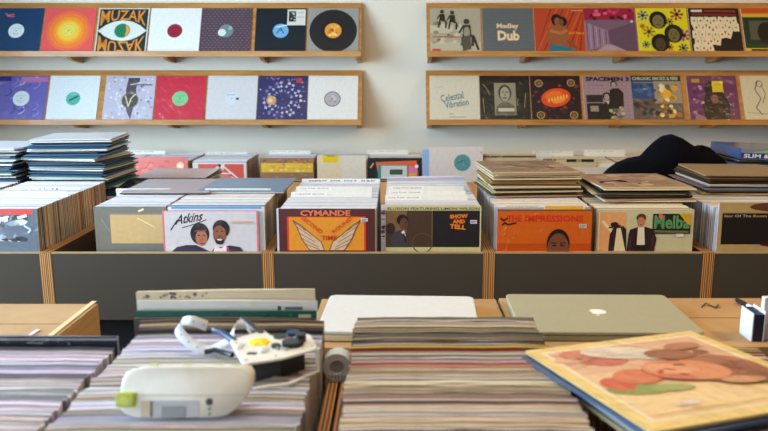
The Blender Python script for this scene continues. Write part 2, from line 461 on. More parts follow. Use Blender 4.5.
SIDES = [(176,140,90),(150,104,60),(190,160,110),(120,84,50),(200,120,80),(90,80,70),(210,190,150),(60,50,44),(160,150,130)]
SIDES2 = [(200,205,215),(150,160,175),(90,80,80),(220,220,225),(60,60,70),(170,140,110),(120,150,190)]
ZR = H - .460
pack(-1.489, -1.176, 2.395, 2.99, ZR, WH, SIDES)
pack(-1.840, -1.52, 2.40, 2.99, ZR, WH, SIDES)
pack(-1.003, -.768, 2.44, 2.99, ZR, WH, SIDES, hvar=.0015)
pack(-.757, -.4420, 2.435, 2.99, ZR, WH+WARM, SIDES)
pack(-.378, -.064, 2.405, 2.99, ZR+.003, WH, SIDES2+SIDES)
pack(-.036, .279, 2.43, 2.99, ZR+.003, WH, SIDES2)
pack(.329, .643, 2.42, 2.99, ZR, WH+WARM+WARM, SIDES2)
pack(.662, .977, 2.41, 2.99, ZR-.004, WARM, SIDES)
pack(1.050, 1.365, 2.41, 2.99, ZR, WARM+WH, SIDES2)
pack(1.39, 1.70, 2.41, 2.99, ZR, WARM+WH, SIDES2)

# ================================================================== BACK ROW along the wall
BX = [-1.936, -1.213, -.490, .233, .956, 1.679, 2.40]
bl = ['with the pink covers', 'with the pink triangle and yellow covers', 'with the cream and black covers', 'with the tall white sleeve', 'behind the dark jacket', 'behind the small pile at the right edge']
for k in range(6):
    bin_unit('wall_bin', 'plywood record bin against the back wall ' + bl[k], BX[k], BX[k+1], 4.33, 4.79, H-.66, H-.93, 'record bins against the back wall')
bm = bmesh.new(); bm_box(bm, BX[0], BX[-1], 4.40, 4.79, 0, H-.931)
tag(obj('wall_stand', bm, M['black']), 'black stand under the bins against the back wall', 'stand')
ZB = H - .550
cols2 = [(-1.850,.30,WH),(-1.536,.315,WH),(-1.193,.36,WH),(-.797,.30,WH),(-.455,.285,WARM+WH),(-.163,.315,WARM+WH),(.245,.29,WH),(.545,.30,WARM),(.985,.31,WARM),(1.32,.31,WARM),(1.71,.31,WARM+WH),(2.04,.31,WARM)]
for x, w, tp in cols2: pack(x, x+min(w,.315), 4.365, 4.755, ZB - (.012 if x > .5 else 0), tp, SIDES, pitch=.0055)
o = obj('standing_records', bulk, M['bulk']); tag(o, 'tightly packed standing records showing only their sleeve edges in the bins', 'records', kind='stuff')

# ================================================================== FRONT COVERS, middle row
def front(name, label, px0, ztop, y, art, w=.315, rot=0.0, tilt=-2.0, x=None, **k):
    xx = x if x is not None else (px0-396)*.00328
    return cover(name, label, (xx+w/2, y, H+ztop-w*math.cos(R(tilt))*(k.get('h', w)/w)), (R(tilt), rot, 0), art, w=w, **k)

Art.V = .44
G = 'covers facing out in the grey-fronted bins'
a = Art(); a.rect(0,0,1,1,(96,108,124)); a.rect(.03,.86,.96,.985,(222,70,62)); a.rect(0.0,.36,.5,.50,(222,70,62)); a.rect(0,.36,.12,.50,(20,130,170))
a.rect(.02,.52,.2,.60,(110,40,80)); a.speck(26,.1,.55,.9,.85,[(150,160,176),(70,80,100),(210,220,230),(60,70,80)],.03,.09,3); a.speck(20,.02,.2,.9,.36,[(60,60,70),(150,160,170),(190,190,180)],.03,.07,5)
a.rect(.55,.7,.7,.8,(226,228,232)); a.line([(.8,.78),(.9,.84)],.03,(230,232,236)); a.line([(.86,.6),(.93,.5),(.9,.42)],.02,(190,210,236))
front('record_cover', 'plastic-wrapped grey cover with two bright red strips at the far left', 0, -.458, 2.385, a, x=-1.489, mat='paint_rough', group=G, face=(96,108,124))
a = Art(.238,.315); a.rect(0,0,1,1,(118,116,106)); a.rect(.22,.1,.98,.80,(206,172,118)); a.rect(.22,.795,.98,.83,(150,140,120)); a.line([(.62,.88),(.70,.94)],.02,(236,226,180)); a.line([(.6,.72),(.84,.5)],.012,(236,214,150)); a.line([(.1,.7),(.2,.4)],.01,(150,150,130))
cover('record_cover', 'grey cover with a large tan panel left of the pink-bordered one', (-1.003+.119, 2.43, H-.458-.315), (R(-1),0,0), a, G, w=.238, h=.315, face=(118,116,106))
# two blue edged sleeves just behind the portrait cover
a = Art(); a.rect(0,0,1,1,(206,214,222)); a.rect(.0,.955,1,.985,(58,110,160)); a.rect(.03,.90,.97,.945,(90,140,190))
front('record_cover', 'blue-topped sleeve directly behind the pink-bordered portrait cover', 0, -.448, 2.405, a, x=-.748, group=G, face=(200,208,216))
a = Art(); a.rect(0,0,1,1,(214,110,130)); a.rect(.02,.0,.98,.98,(206,200,204))
a.text('Atkins', .12,.70,.40,.93,(16,16,18),.022, R(9), slant=.5); a.line([(.20,.58),(.32,.66),(.46,.78)],.010,(16,16,18)); a.line([(.08,.52),(.16,.78)],.013,(16,16,18))
a.ell(.385,.44,.100,.115,(30,18,30)); a.ell(.40,.34,.062,.085,(176,108,80)); a.ell(.375,.40,.014,.006,(30,16,14)); a.ell(.43,.40,.014,.006,(30,16,14)); a.ell(.405,.20,.026,.008,(150,40,50)); a.ell(.404,.30,.010,.014,(150,88,64)); a.line([(.335,.51),(.455,.52)],.014,(120,70,80))
a.ell(.61,.56,.088,.095,(26,16,18)); a.ell(.59,.42,.068,.098,(140,84,58)); a.ell(.565,.50,.012,.006,(30,16,14)); a.ell(.62,.50,.012,.006,(30,16,14)); a.ell(.590,.26,.046,.035,(40,22,18)); a.ell(.590,.30,.030,.010,(220,206,196)); a.ell(.59,.38,.012,.014,(110,64,44))
a.poly([(.08,.0),(.14,.12),(.24,.17),(.34,.17),(.44,.06),(.5,.0)],(44,36,62)); a.poly([(.50,.0),(.53,.10),(.70,.16),(.80,.12),(.84,.0)],(54,42,64)); a.poly([(.52,.0),(.54,.15),(.60,.09),(.66,.18),(.66,.0)],(236,214,222)); a.line([(.67,.14),(.68,.0)],.015,(170,70,120))
a.line([(.72,.735),(.95,.735)],.010,(214,170,130)); a.line([(.70,.70),(.95,.70)],.008,(214,170,130))
front('record_cover', 'pink-bordered pale cover with portrait of a couple and brush lettering', 162, -.4655, 2.394, a, x=-.767, group=G, face=(206,200,204), side=(40,120,150))
# winged cover
a = Art(); a.rect(0,0,1,1,(84,34,36)); a.rect(.085,0,.905,.815,(214,60,44)); a.rect(.105,0,.885,.795,(228,146,38))
a.text('CYMANDE', .225,.83,.745,.965,(224,120,84),.035)
for s_ in (0, 1):
    def q(p): return (1-p[0]-.005, p[1]) if s_ else p
    W_ = [(.148,.72),(.20,.50),(.235,.28),(.30,.06),(.32,0),(.47,0),(.436,.21),(.33,.40),(.23,.60)]
    a.poly([q(p) for p in W_], (218,184,150))
    a.line([q(p) for p in W_+[W_[0]]], .008, (74,50,56))
    for p0_, p1_ in (((.18,.58),(.34,.33)),((.21,.42),(.38,.20)),((.23,.30),(.41,.08)),((.27,.16),(.42,.02)),((.16,.68),(.28,.48))): a.line([q(p0_), q(p1_)], .006, (110,80,76))
a.text('SECOND', .215,.565,.475,.66,(206,58,40),.012, R(-38)); a.text('TIME', .44,.25,.60,.36,(206,58,40),.02); a.text('ROUND', .535,.565,.78,.66,(206,58,40),.012, R(38))
front('record_cover', 'maroon and orange cover with two drawn wings', 279, -.458, 2.385, a, group=G, face=(84,34,36), side=(170,190,214), sticker=(.855,.70,.07,.075,(216,214,230),1))
# pale blue sleeve edge left of it
a = Art(); a.rect(0,0,1,1,(206,212,224))
front('record_cover', 'pale blue-edged sleeve peeking out behind the winged cover', 0, -.459, 2.397, a, x=-.392, group=G, face=(206,212,224), side=(150,180,220))
# show and tell
a = Art(); a.rect(0,0,1,1,(206,196,140)); a.rect(.0,.0,.485,.885,(70,50,38)); a.rect(.485,0,.985,.885,(28,24,30)); a.rect(0,.35,.22,.885,(124,92,60)); a.line([(.487,0),(.487,.885)],.010,(120,88,60))
a.text('ELUSION FEATURING LIMON WILSON', .02,.90,.98,.962,(60,86,44),.02)
a.ring(.385,.10,.11,.012,(96,66,50)); a.ell(.05,.45,.05,.06,(50,34,26))
a.ell(.175,.66,.060,.058,(22,16,16)); a.ell(.19,.56,.044,.066,(100,62,44)); a.ell(.212,.60,.008,.006,(20,12,12)); a.ell(.21,.50,.018,.006,(60,26,24)); a.poly([(.05,0),(.055,.24),(.09,.37),(.16,.42),(.22,.30),(.24,0)],(62,58,66)); a.poly([(.16,.36),(.19,.42),(.215,.26)],(226,220,214)); a.line([(.19,.34),(.21,.1)],.012,(16,14,18))
a.text('SHOW', .67,.70,.86,.80,(232,128,30),.05,R(3)); a.text('AND', .70,.575,.83,.675,(232,128,30),.05); a.text('TELL', .67,.44,.84,.55,(232,128,30),.05,R(-5))
front('record_cover', 'dark cover with orange hand lettering and a man in grey suit', 383, -.452, 2.405, a, x=-.034, group=G, face=(206,196,140), side=(220,214,190), sticker=(.885,.57,.07,.09,(206,196,206),1))
a = Art(); a.rect(0,0,1,1,(206,196,200)); a.speck(20,.0,.1,.05,.9,[(90,70,80),(220,220,225),(60,60,80)],.02,.03,2)
front('record_cover', 'white patterned sleeve peeking left of the dark cover with orange lettering', 0, -.450, 2.42, a, x=-.050, group=G, face=(206,200,200), side=(214,216,224))
# impressions
a = Art(); a.rect(0,0,1,1,(206,94,20)); a.rect(0,.0,1,.18,(190,74,16))
a.rect(.0,.955,1,1,(140,80,40)); a.text('THE', .10,.70,.255,.86,(206,44,24),.03); a.text('IMPRESSIONS', .29,.70,.89,.86,(206,44,24),.03)
a.line([(.03,.80),(.07,.72),(.11,.80)],.015,(70,34,20)); a.line([(.05,.62),(.08,.68),(.11,.63),(.2,.68)],.018,(60,34,20)); a.line([(.04,.74),(.10,.77)],.01,(70,34,20))
a.ell(.64,.17,.120,.160,(34,20,16)); a.ell(.64,.0,.117,.188,(120,68,48)); a.ell(.60,.13,.022,.008,(24,12,10)); a.ell(.68,.13,.022,.008,(24,12,10)); a.line([(.565,.20),(.62,.19)],.010,(24,12,10)); a.line([(.66,.19),(.715,.20)],.010,(24,12,10))
a.rect(.985,0,1,1,(60,40,30))
front('record_cover', "orange cover with red lettering and top of a man's head", 497, -.460, 2.385, a, x=.331, group=G, face=(214,100,24), side=(196,206,220), sticker=(.85,.55,.08,.10,(196,180,176),1), mat='paint_rough')
# two men
a = Art(); a.rect(0,0,1,1,(196,190,152)); a.rect(.0,.0,.30,.93,(222,160,104)); a.line([(.05,.72),(.26,.2)],.03,(226,206,170)); a.line([(.015,.0),(.015,.94)],.012,(226,214,176))
a.ell(.20,.54,.030,.042,(104,62,46)); a.ell(.175,.64,.042,.026,(40,28,30)); a.line([(.115,.56),(.24,.62)],.016,(36,24,26)); a.poly([(.13,.40),(.17,.58),(.27,.60),(.30,.52),(.31,0),(.12,0)],(42,28,34)); a.poly([(.18,.0),(.20,.55),(.24,.56),(.30,.0)],(222,204,160))
a.ell(.45,.80,.050,.045,(96,52,30)); a.ell(.45,.70,.040,.052,(190,124,84)); a.ell(.435,.73,.006,.004,(40,20,16)); a.ell(.467,.73,.006,.004,(40,20,16)); a.ell(.45,.64,.013,.004,(130,50,40))
a.poly([(.31,0),(.325,.40),(.34,.52),(.42,.585),(.50,.585),(.575,.53),(.62,.30),(.60,0)],(46,28,32)); a.poly([(.415,.15),(.42,.58),(.485,.58),(.50,.15)],(226,214,186)); a.line([(.345,.1),(.35,.35)],.008,(90,60,56)); a.line([(.585,.1),(.58,.35)],.008,(90,60,56)); a.rect(.38,.0,.53,.13,(30,20,24))
a.rect(.57,.42,.965,.90,(30,36,26)); a.text('Melba', .585,.54,.955,.86,(90,146,92),.03); a.text('LISTEN HERE NOW', .65,.63,.96,.67,(160,160,120),.0) if False else a.line([(.59,.48),(.95,.46)],.025,(110,100,60)); a.poly([(.84,.90),(.965,.90),(.965,.62),(.93,.66)],(206,160,40)); a.ell(.65,.84,.022,.028,(222,96,96))
front('record_cover', 'pale green cover with two men in dark suits and green name plate', 597, -.462, 2.393, a, x=.6625, group=G, face=(190,184,150), mat='paint_rough', sticker=(.82,.34,.08,.08,(214,206,190),None))
# far right
a = Art(); a.rect(0,0,1,1,(176,150,100)); a.ell(.62,.90,.30,.050,(92,58,40)); a.ell(.9,.87,.2,.045,(120,60,40)); a.rect(.04,0,1,.76,(30,22,22)); a.rect(.04,.745,1,.765,(150,120,80)); a.ell(.99,.12,.20,.14,(176,120,76))
a.text('Star Of The Room', .06,.655,.50,.715,(206,190,160),.0); a.ell(.7,.0,.25,.03,(70,20,24))
front('record_cover', 'dark cover with tan top band at the right edge', 715, -.440, 2.395, a, x=1.058, group=G, face=(176,150,100), side=(190,206,226))

# divider cards
def divider(label, x, y, ztop, w=.30, lab=(.04,.40), txt='SOUL FUNK GROOVE', col=(226,224,214), lc=(240,238,228)):
    root = empty('divider_card', (x, y, H+ztop-.30)); tag(root, label, 'divider card', 'typed divider cards standing between the records')
    bm = bmesh.new(); cl = bm.loops.layers.float_color.new('Col'); bm_box(bm, 0, w, -.0006, .0006, 0, .30, 0, lin(col), cl)
    obj('card', bm, M['matte'], root)
    a = Art(w, .30, vis=1); a.rect(lab[0], .955, lab[1], .998, lc)
    if txt: a.text(txt, lab[0]+.02, .966, lab[1]-.03, .986, (60,60,70), .0)
    o = a.done('label_strip', root, M['matte'], -.0007); o.location = (w/2, -.0007, 0)
    return root
for (u, v, y, w, lab, lb, txt, lc) in [
    (116, 192, 2.72, .20, (.0,.62), 'white typed divider card behind the grey cover with tan panel', 'SOUL FUNK', (240,240,242)),
    (20, 190.5, 2.78, .225, (.0,.75), 'white typed divider card in the leftmost bin, farther of two', 'SOUL', (236,238,242)),
    (5, 195, 2.66, .225, (.0,.68), 'white typed divider card in the leftmost bin, nearer of two', 'SOUL FUNK GROOVE', (238,240,244)),
    (205, 192, 2.70, .24, (.04,.6), 'typed divider card behind the pink-bordered portrait cover', 'SOUL FUNK GROOVE', (234,230,216)),
    (296, 190, 2.72, .28, (.03,.46), 'typed divider card behind the winged cover, farther of two', 'SOUL FUNK GROOVE', (236,234,226)),
    (291, 195.5, 2.60, .285, (.03,.44), 'typed divider card behind the winged cover, nearer of two', 'SOUL FUNK GROOVE', (236,234,226)),
    (387, 189.5, 2.74, .285, (.06,.48), 'typed divider card behind the orange-lettered dark cover, farthest of three', 'SOUL FUNK GROOVE', (236,234,226)),
    (386, 194, 2.64, .285, (.04,.46), 'typed divider card behind the orange-lettered dark cover, middle of three', 'SOUL FUNK GROOVE', (236,234,226)),
    (385, 199, 2.54, .285, (.02,.44), 'typed divider card behind the orange-lettered dark cover, nearest of three', 'SOUL FUNK GROOVE', (236,234,226)),
    (498, 206, 2.430, .29, (.08,.48), 'typed divider card behind the orange cover with red lettering', 'SOUL FUNK GROOVE', (224,212,180)),
    (544, 206.5, 2.418, .135, (.03,.95), 'yellow divider card behind the orange cover with red lettering', None, (226,176,40))]:
    p = at(u, v-3.5 if v < 205 else v-1, y=y); divider(lb, p.x, y, p.z - H, w, lab, txt, lc=lc)
Art.V = 1.0
# printed tops at the back of the two middle columns
a = Art(); a.rect(0,0,1,1,(226,224,226)); a.text('YMENT  FOR  SOUL  FUNK', .08,.945,.95,.982,(44,40,70),.03)
cover('record_cover', 'white sleeve with dark lettering at the back of the middle bin', (-.378+.157, 2.975, H-.446-.315), (0,0,0), a, w=.315)
a = Art(); a.rect(0,0,1,1,(214,210,222)); a.rect(0,.95,1,.985,(186,178,190))
cover('record_cover', 'white sleeve at the back of the column behind orange-lettered cover', (-.03+.157, 3.0, H-.440-.315), (0,R(-1.2),0), a, w=.315)

# ================================================================== FRONT COVERS, back row
def wfront(label, x, v, y, art, w=.315, **k):
    p = at(396, v, y=y); return cover('record_cover', label, (x+w/2, y, p.z-w), (R(k.pop('tilt',-2)),0,0), art, G2, w=w, h=w, **k)
G2 = 'covers facing out in the bins against the back wall'
Art.V = .49
a = Art(); a.rect(0,0,1,1,(226,120,110)); a.speck(12,.05,.4,.95,.95,[(232,140,128),(216,104,98)],.04,.09,4); a.circ(.86,.66,.07,(248,206,170)); a.circ(.86,.66,.035,(255,236,214)); a.line([(.3,.8),(.2,.55)],.015,(190,80,80))
wfront('coral pink cover with a pale glowing spot in the back row', -1.536, 157, 4.345, a, face=(226,120,110), mat='paint')
a = Art(); a.rect(0,0,1,1,(222,210,204)); a.poly([(.12,.2),(.5,.95),(.1,.95)],(214,92,80)); a.poly([(.6,.95),(.95,.95),(.95,.3),(.55,.6)],(214,84,70)); a.line([(.12,.5),(.55,.9),(.9,.3)],.03,(226,214,204)); a.poly([(.2,.3),(.5,.85),(.8,.3)],(216,120,108)); a.line([(.3,.6),(.75,.6)],.02,(236,226,220)); a.circ(.5,.9,.03,(70,50,60))
wfront('cover with coral pink triangles and white lines in the back row', -1.193, 163, 4.345, a, face=(222,210,204), side=(190,200,190))
a = Art(); a.rect(0,0,1,1,(150,112,80)); a.rect(.02,.45,.98,.80,(226,186,60)); a.speck(34,.02,.78,.98,.98,[(190,120,70),(206,160,80),(120,80,70),(200,96,90)],.02,.045,6); a.speck(26,.05,.45,.98,.78,[(236,206,90),(214,160,40),(226,110,60),(240,220,140)],.02,.05,8); a.speck(20,.02,.1,.98,.44,[(130,110,80),(160,140,90)],.03,.05,9)
wfront('yellow and brown cover left of the cream one in the back row', -.797, 158, 4.345, a, face=(160,124,84))
a = Art(.285,.285); a.rect(0,0,1,1,(226,206,172)); a.rect(.50,0,1,1,(222,212,196)); a.rect(.12,.70,.43,1,(226,200,20)); a.line([(.2,.97),(.35,.97)],.02,(130,120,20))
wfront('plain cream cover with a yellow sticky note in the back row', -.462, 155.5, 4.345, a, w=.285, face=(226,206,172), side=(190,140,84))
a = Art(); a.rect(0,0,1,1,(30,30,32)); a.rect(.12,.10,.98,.86,(40,40,44)); a.poly([(.14,.84),(.9,.9),(.94,.2),(.2,.2)],(224,96,48)); a.rect(.18,.2,.74,.74,(60,140,140)); a.rect(.24,.2,.72,.70,(206,206,206)); a.rect(.40,.36,.64,.56,(60,90,70)); a.poly([(.76,.7),(.92,.6),(.9,.3),(.76,.3)],(214,120,170)); a.circ(.90,.68,.035,(235,228,220)); a.line([(.04,.62),(.10,.80)],.02,(210,190,120)); a.rect(.76,.2,.90,.42,(226,170,40))
wfront('black cover with a bright multicoloured picture in the back row', -.163, 158, 4.345, a, face=(30,30,32), side=(60,110,160))
a = Art(); a.rect(0,0,1,1,(216,206,200)); a.circ(.62,.40,.155,(84,146,152)); a.speck(12,.5,.28,.74,.52,[(60,110,116),(110,170,172)],.02,.03,3); a.circ(.97,.78,.02,(190,160,150)); a.line([(.55,.42),(.66,.50)],.012,(40,70,80))
wfront('tall white sleeve with a round teal label in the back row', .192, 147, 4.325, a, face=(216,206,200), side=(130,170,220))
# edge of the sleeve behind it
a = Art(); a.rect(0,0,1,1,(150,180,220))
wfront('blue sleeve edge beside the tall white sleeve', .155, 149.5, 4.34, a, face=(150,180,220), side=(120,160,214))
a = Art(); a.rect(0,0,1,1,(196,176,130)); a.rect(0,.86,1,.93,(70,70,66)); a.speck(16,.02,.85,.4,.94,[(190,190,180),(30,30,30)],.01,.02,3); a.rect(.0,.0,.03,1,(150,60,30))
wfront('tan cover with a dark strip behind the brown-topped pile', .505, 154, 4.345, a, face=(196,176,130))
a = Art(.315,.315); a.rect(0,0,1,1,(200,184,146)); a.rect(0,.82,.95,.93,(38,34,34)); a.rect(.24,.82,.44,.92,(196,182,140)); a.rect(.62,.82,.72,.93,(150,140,110)); a.text('ool', .02,.83,.2,.92,(226,226,226),.03)
wfront('cover with a black lettered strip behind the right-hand piles', .86, 157.5, 4.345, a, face=(200,184,146))
a = Art(); a.rect(0,0,1,1,(176,150,96)); a.rect(0,.80,1,.88,(60,48,34)); a.rect(0,.6,1,.78,(206,160,70))
wfront('tan cover right of the dark jacket in the back row', 1.69, 154, 4.345, a, face=(176,150,96))
a = Art(); a.rect(0,0,1,1,(206,200,190))
cover('record_cover', 'white sleeve lying across the bin behind the right-hand piles', (1.02, 4.02+.0, H-.505), (R(-86),0,R(6)), a, face=(222,220,216)) if False else None
for i, (u, v) in enumerate([(140,150.5),(222,152),(285,150.5),(383,150),(600,150),(548,151)]):
    p = at(u, v, y=4.70); 
    divider(['white label card above the coral pink cover','white label card above the pink triangle cover','white label card above the yellow and brown cover','white label card above the black multicoloured cover','white label card left of the dark jacket by the wall','white label card behind the brown-topped pile by the wall'][i], p.x-.1, 4.70, -(H-p.z), .26, (.05,.75), 'SOUL FUNK GROOVE', lc=(232,232,224))

Art.V = 1.0
# ================================================================== FLAT PILES
DK = [(236,240,244),(30,62,104),(18,20,24),(214,222,230),(60,120,170),(236,238,240),(26,30,40),(200,210,220),(44,90,140),(240,240,240),(28,120,110),(90,84,90),(222,226,232)]
BR = [(206,186,140),(120,84,56),(222,206,166),(60,46,36),(226,214,180),(150,96,76),(190,150,126),(44,36,30),(176,146,80),(230,220,190)]
def pile(name, cx, yfront, zbot, n, cols, thick=.0064, top=None, jx=.006, yaw=2.0, fan=None, twist=0.0, group=None, art=None):
    h = .315
    for i in range(n - (1 if art else 0)):
        c = cols[(i*7 + 3*(i//3) + n) % len(cols)] if not (top and i == n-1) else top
        yw = R(random.uniform(-yaw, yaw) + twist)
        dx, dy = random.uniform(-jx, jx), random.uniform(-jx, jx)
        if fan: f = fan(i / n); dx += f[0]; yw += R(f[1])
        rot = Euler((R(-90), 0, 0)).to_matrix(); rot = Matrix.Rotation(yw, 3, 'Z') @ rot
        centre = Vector((cx+dx, yfront+h/2+dy, zbot + thick*(i+.5)))
        loc = centre - rot @ Vector((0, 0, h/2))
        k = n - i
        pos = 'topmost' if k == 1 else 'lowest' if k == n else ordinal(k) + ' from top'
        record(loc, rot.to_euler(), c, f'{cname(c)} record sleeve, {pos} of {name}', group or name, thin=True)
def pile_top(label, cx, yfront, zbot, n, thick, yw, seed, base, cols):
    a = Art(); a.rect(0,0,1,1,base); a.rect(.03,.03,.97,.97,cols[0]); a.speck(26,.04,.04,.96,.96,cols,.05,.16,seed); a.rect(0,0,1,.035,base)  # blotches paint reflections into the cover picture
    rot = Matrix.Rotation(R(yw), 3, 'Z') @ Euler((R(-90), 0, 0)).to_matrix()
    c = Vector((cx, yfront+.1575, zbot + thick*(n-.5)))
    cover('record_cover', label, c - rot @ Vector((0,0,.1575)), rot.to_euler(), a, face=base, side=(206,190,150), th=.0045, mat='paint_rough')
def blue_fan(f): return (.012*math.sin(f*9), 5*math.sin(f*7+1))
pile('tall flat pile at the left edge', -1.685, 2.98, H-.56, 37, DK, top=(214,218,224), jx=.012, yaw=3, fan=lambda f: (.012*math.sin(f*8), 2*math.sin(f*5)))
pile('pile left of coral cover', -1.335, 3.00, H-.56, 42, DK+[(130,104,60),(96,76,50),(150,124,80)], top=(214,216,220), jx=.018, yaw=5, fan=lambda f: (.010*math.sin(f*6)+.006, 5*math.sin(f*8)))
pile('pile behind the orange cover', .486, 2.61, ZR+.004, 16, BR, thick=.0056, art=1, jx=.010, fan=lambda f: (.0, 4+2.0*math.sin(f*9)))
pile_top('glossy brown and olive patterned cover with painted reflections atop the pile behind orange cover', .480, 2.61, ZR+.004, 16, .0056, 5, 31, (170,150,96), [(150,120,100),(120,110,60),(176,140,120),(140,130,80),(190,170,140)])
pile('glossy pile behind the cover of two men', .852, 2.51, ZR+.004, 9, BR, thick=.0056, art=1, jx=.014, fan=lambda f: (.0, 4*math.sin(f*8)))
pile_top('glossy tan and rose cover with painted reflections atop the pile behind the two men', .850, 2.52, ZR+.004, 9, .0056, 3, 37, (190,160,110), [(176,140,116),(196,170,140),(160,120,96),(206,180,150)])
pile('pile before the dark jacket', 1.272, 2.66, ZR+.004, 13, BR+[(30,24,24),(120,160,200),(190,206,226)], thick=.0056, top=(170,140,96), jx=.014, yaw=4)
pile('small pile left behind portrait cover', -.838, 2.665, ZR+.003, 2, [(186,178,184),(214,210,206),(96,80,76),(226,224,220)], thick=.0052, top=(176,166,172), jx=.004, yaw=1)
pile('pair lying behind the portrait cover', -.562, 2.68, ZR+.004, 2, [(206,206,212),(120,150,180)], thick=.0052, top=(126,146,170), jx=.004, yaw=1, twist=-1)
pile('small blue pile at the right edge', 1.635, 3.20, H-.56, 25, [(40,70,110),(120,160,200),(28,36,60),(190,200,214),(90,80,70)], thick=.0064, top=(150,140,120), jx=.006, yaw=3)
pile('pile behind the two men cover', .870, 3.28, H-.56, 12, WH, thick=.0064, top=(232,230,224), jx=.006)
# the white record with a teal edge standing on edge of the small left pile
a = Art(); a.rect(0,0,1,1,(206,198,202)); a.rect(0,.90,1,1,(190,186,192))
pile('low pile behind portrait cover', -1.005, 3.285, H-.56, 10, [(206,200,204),(120,100,90),(226,224,226)], thick=.0062, jx=.008)
cover('record_cover', 'pale sleeve with a dark teal edge on the low pile behind the portrait cover', (-1.005, 3.285, H-.56+10*.0062+.0045), (R(-90),0,R(1)), a, face=(206,200,204), side=(18,66,84), th=.008)
# tilted lettered sleeve on the right pile
a = Art(); a.rect(0,0,1,1,(30,60,130)); a.rect(0,.0,1,.5,(34,40,96)); a.line([(0,.62),(.5,.74),(1,.60)],.09,(150,206,60))
a.text('SLIM & SLIM BLUES', .05,.40,.98,.52,(226,228,240),.03); a.rect(0,.86,1,1,(196,190,200)); 
cover('record_cover', 'blue sleeve with green streak and white lettering atop the right-edge pile', (1.66, 3.19, H-.56+20*.0064+.012), (R(-62),R(0),R(-1)), a, w=.315, face=(40,60,110)) if False else None
bmx = bmesh.new()
root = empty('record_box_set', (1.632, 3.185, H-.56+25*.0064+.002), (0, R(2.0), R(0))); tag(root, 'blue box set with green streak and white lettering atop the right-edge pile', 'box set')
bm_box(bmx, -.157, .157, 0, .315, 0, .045); obj('box', bmx, mat_plain('box_blue', (60,80,130), .4, coat=.4), root)
a = Art(.314, .045); a.rect(0,0,1,1,(120,130,150)); a.rect(0,.05,1,.6,(36,44,120)); a.poly([(.1,.62),(.4,.92),(.55,.86),(1,.55),(1,.35),(.5,.70)],(140,200,70)); a.text('SLIM & SLIM SLAM', .04,.14,.98,.52,(226,228,240),.03)
a.done('spine_print', root, M['matte'], -.0002)

# ================================================================== JACKET
prof = [(604,176),(608,173),(613,167),(620,162),(632,158.5),(644,157),(650,150),(656,143),(664,136.5),(672,134.5),(682,138),(690,143),(697,147),(703,145.5),(709,147),(716,153),(722,160),(727,168),(729,174)]
YJ = 3.32
pw = []
for u, v in prof:
    p = at(u, v, y=YJ); pw.append((p.x, p.z))
zb = H - .56
def profz(x):
    for (a0, z0), (a1, z1) in zip(pw, pw[1:]):
        if a0 <= x <= a1: return z0 + (z1-z0)*(x-a0)/(a1-a0)
    return zb
bm = bmesh.new(); nx, ny = 90, 34; grid = {}
x0, x1 = pw[0][0]-.01, pw[-1][0]+.01; y0, y1 = 3.20, 3.48
from mathutils import noise
for i in range(nx+1):
    for j in range(ny+1):
        x = x0+(x1-x0)*i/nx; y = y0+(y1-y0)*j/ny
        s = (y-YJ)/(.155); fall = max(0, 1-abs(s)**2.4)
        zz = zb + (profz(x)-zb)*fall**.6
        fold = .012*noise.noise(Vector((x*9+y*5, y*7, .3))) + .006*abs(noise.noise(Vector((x*22-y*14, y*9, 2.0))))
        if 0 < i < nx and 0 < j < ny: zz = max(zb+.001, zz + fold*min(1, fall*3)*(0.35 if abs(s) < .25 else 1))
        else: zz = zb + .0005
        grid[i,j] = bm.verts.new((x + .01*noise.noise(Vector((y*8, x*6, 5))), y + .015*noise.noise(Vector((x*8, y*6, 9))), zz))
for i in range(nx):
    for j in range(ny): bm.faces.new([grid[i,j], grid[i+1,j], grid[i+1,j+1], grid[i,j+1]])
rim = [grid[i,0] for i in range(nx+1)] + [grid[nx,j] for j in range(1,ny+1)] + [grid[i,ny] for i in range(nx-1,-1,-1)] + [grid[0,j] for j in range(ny-1,0,-1)]
bm.faces.new(list(reversed(rim)))
j_ = obj('jacket', bm, M['cloth'], smooth=True); tag(j_, 'dark navy jacket bundled up on the counter behind the right-hand piles', 'jacket')

# ================================================================== WALL LEDGES
TH = R(27); YLB = 4.70
def ledge(label, x0, x1, zb, side=1, group='slanted oak display ledges on the back wall'):
    root = empty('display_ledge', ((x0+x1)/2, YLB, zb)); tag(root, label, 'display ledge', group)
    w = (x1-x0)/2
    bm = bmesh.new(); bm_box(bm, -w, w, .006, .020, -.02, .338)
    o = obj('backboard', bm, M['oak'], root, bevel=.001); o.rotation_euler = (-TH, 0, 0)
    bm = bmesh.new(); bm_box(bm, -w, w, -.030, .020, -.034, -.020); bm_box(bm, -w, w, -.038, -.026, -.034, .0)
    o2 = obj('front_rail', bm, M['oak'], root, bevel=.0015)
    for i in range(5):
        bx = side*(w - .02 - i*.592)
        bm = bmesh.new()
        pts = [(-.026,-.034),(-.010,-.062),(YB-YLB-.001,-.062),(YB-YLB-.001,-.034)] if False else [(-.024,-.034),(.03,-.056),(YB-YLB-.002,-.072),(YB-YLB-.002,.20),(.022,-.02),(.02,-.034)]
        va = [bm.verts.new((bx-.012, y, z)) for y, z in pts]; vb = [bm.verts.new((bx+.012, y, z)) for y, z in pts]
        bm.faces.new(va); bm.faces.new(list(reversed(vb)))
        for k in range(len(pts)):
            k2 = (k+1) % len(pts); bm.faces.new([va[k], vb[k], vb[k2], va[k2]])
        obj('bracket', bm, M['oak'], root)
    return root
ZU, ZL = H+.087, H-.3285
XE, XS = -.214, .190
ledge('long oak display ledge on the wall, upper of the left pair', -2.80, XE, ZU)
ledge('long oak display ledge on the wall, lower of the left pair', -2.80, XE-.001, ZL)
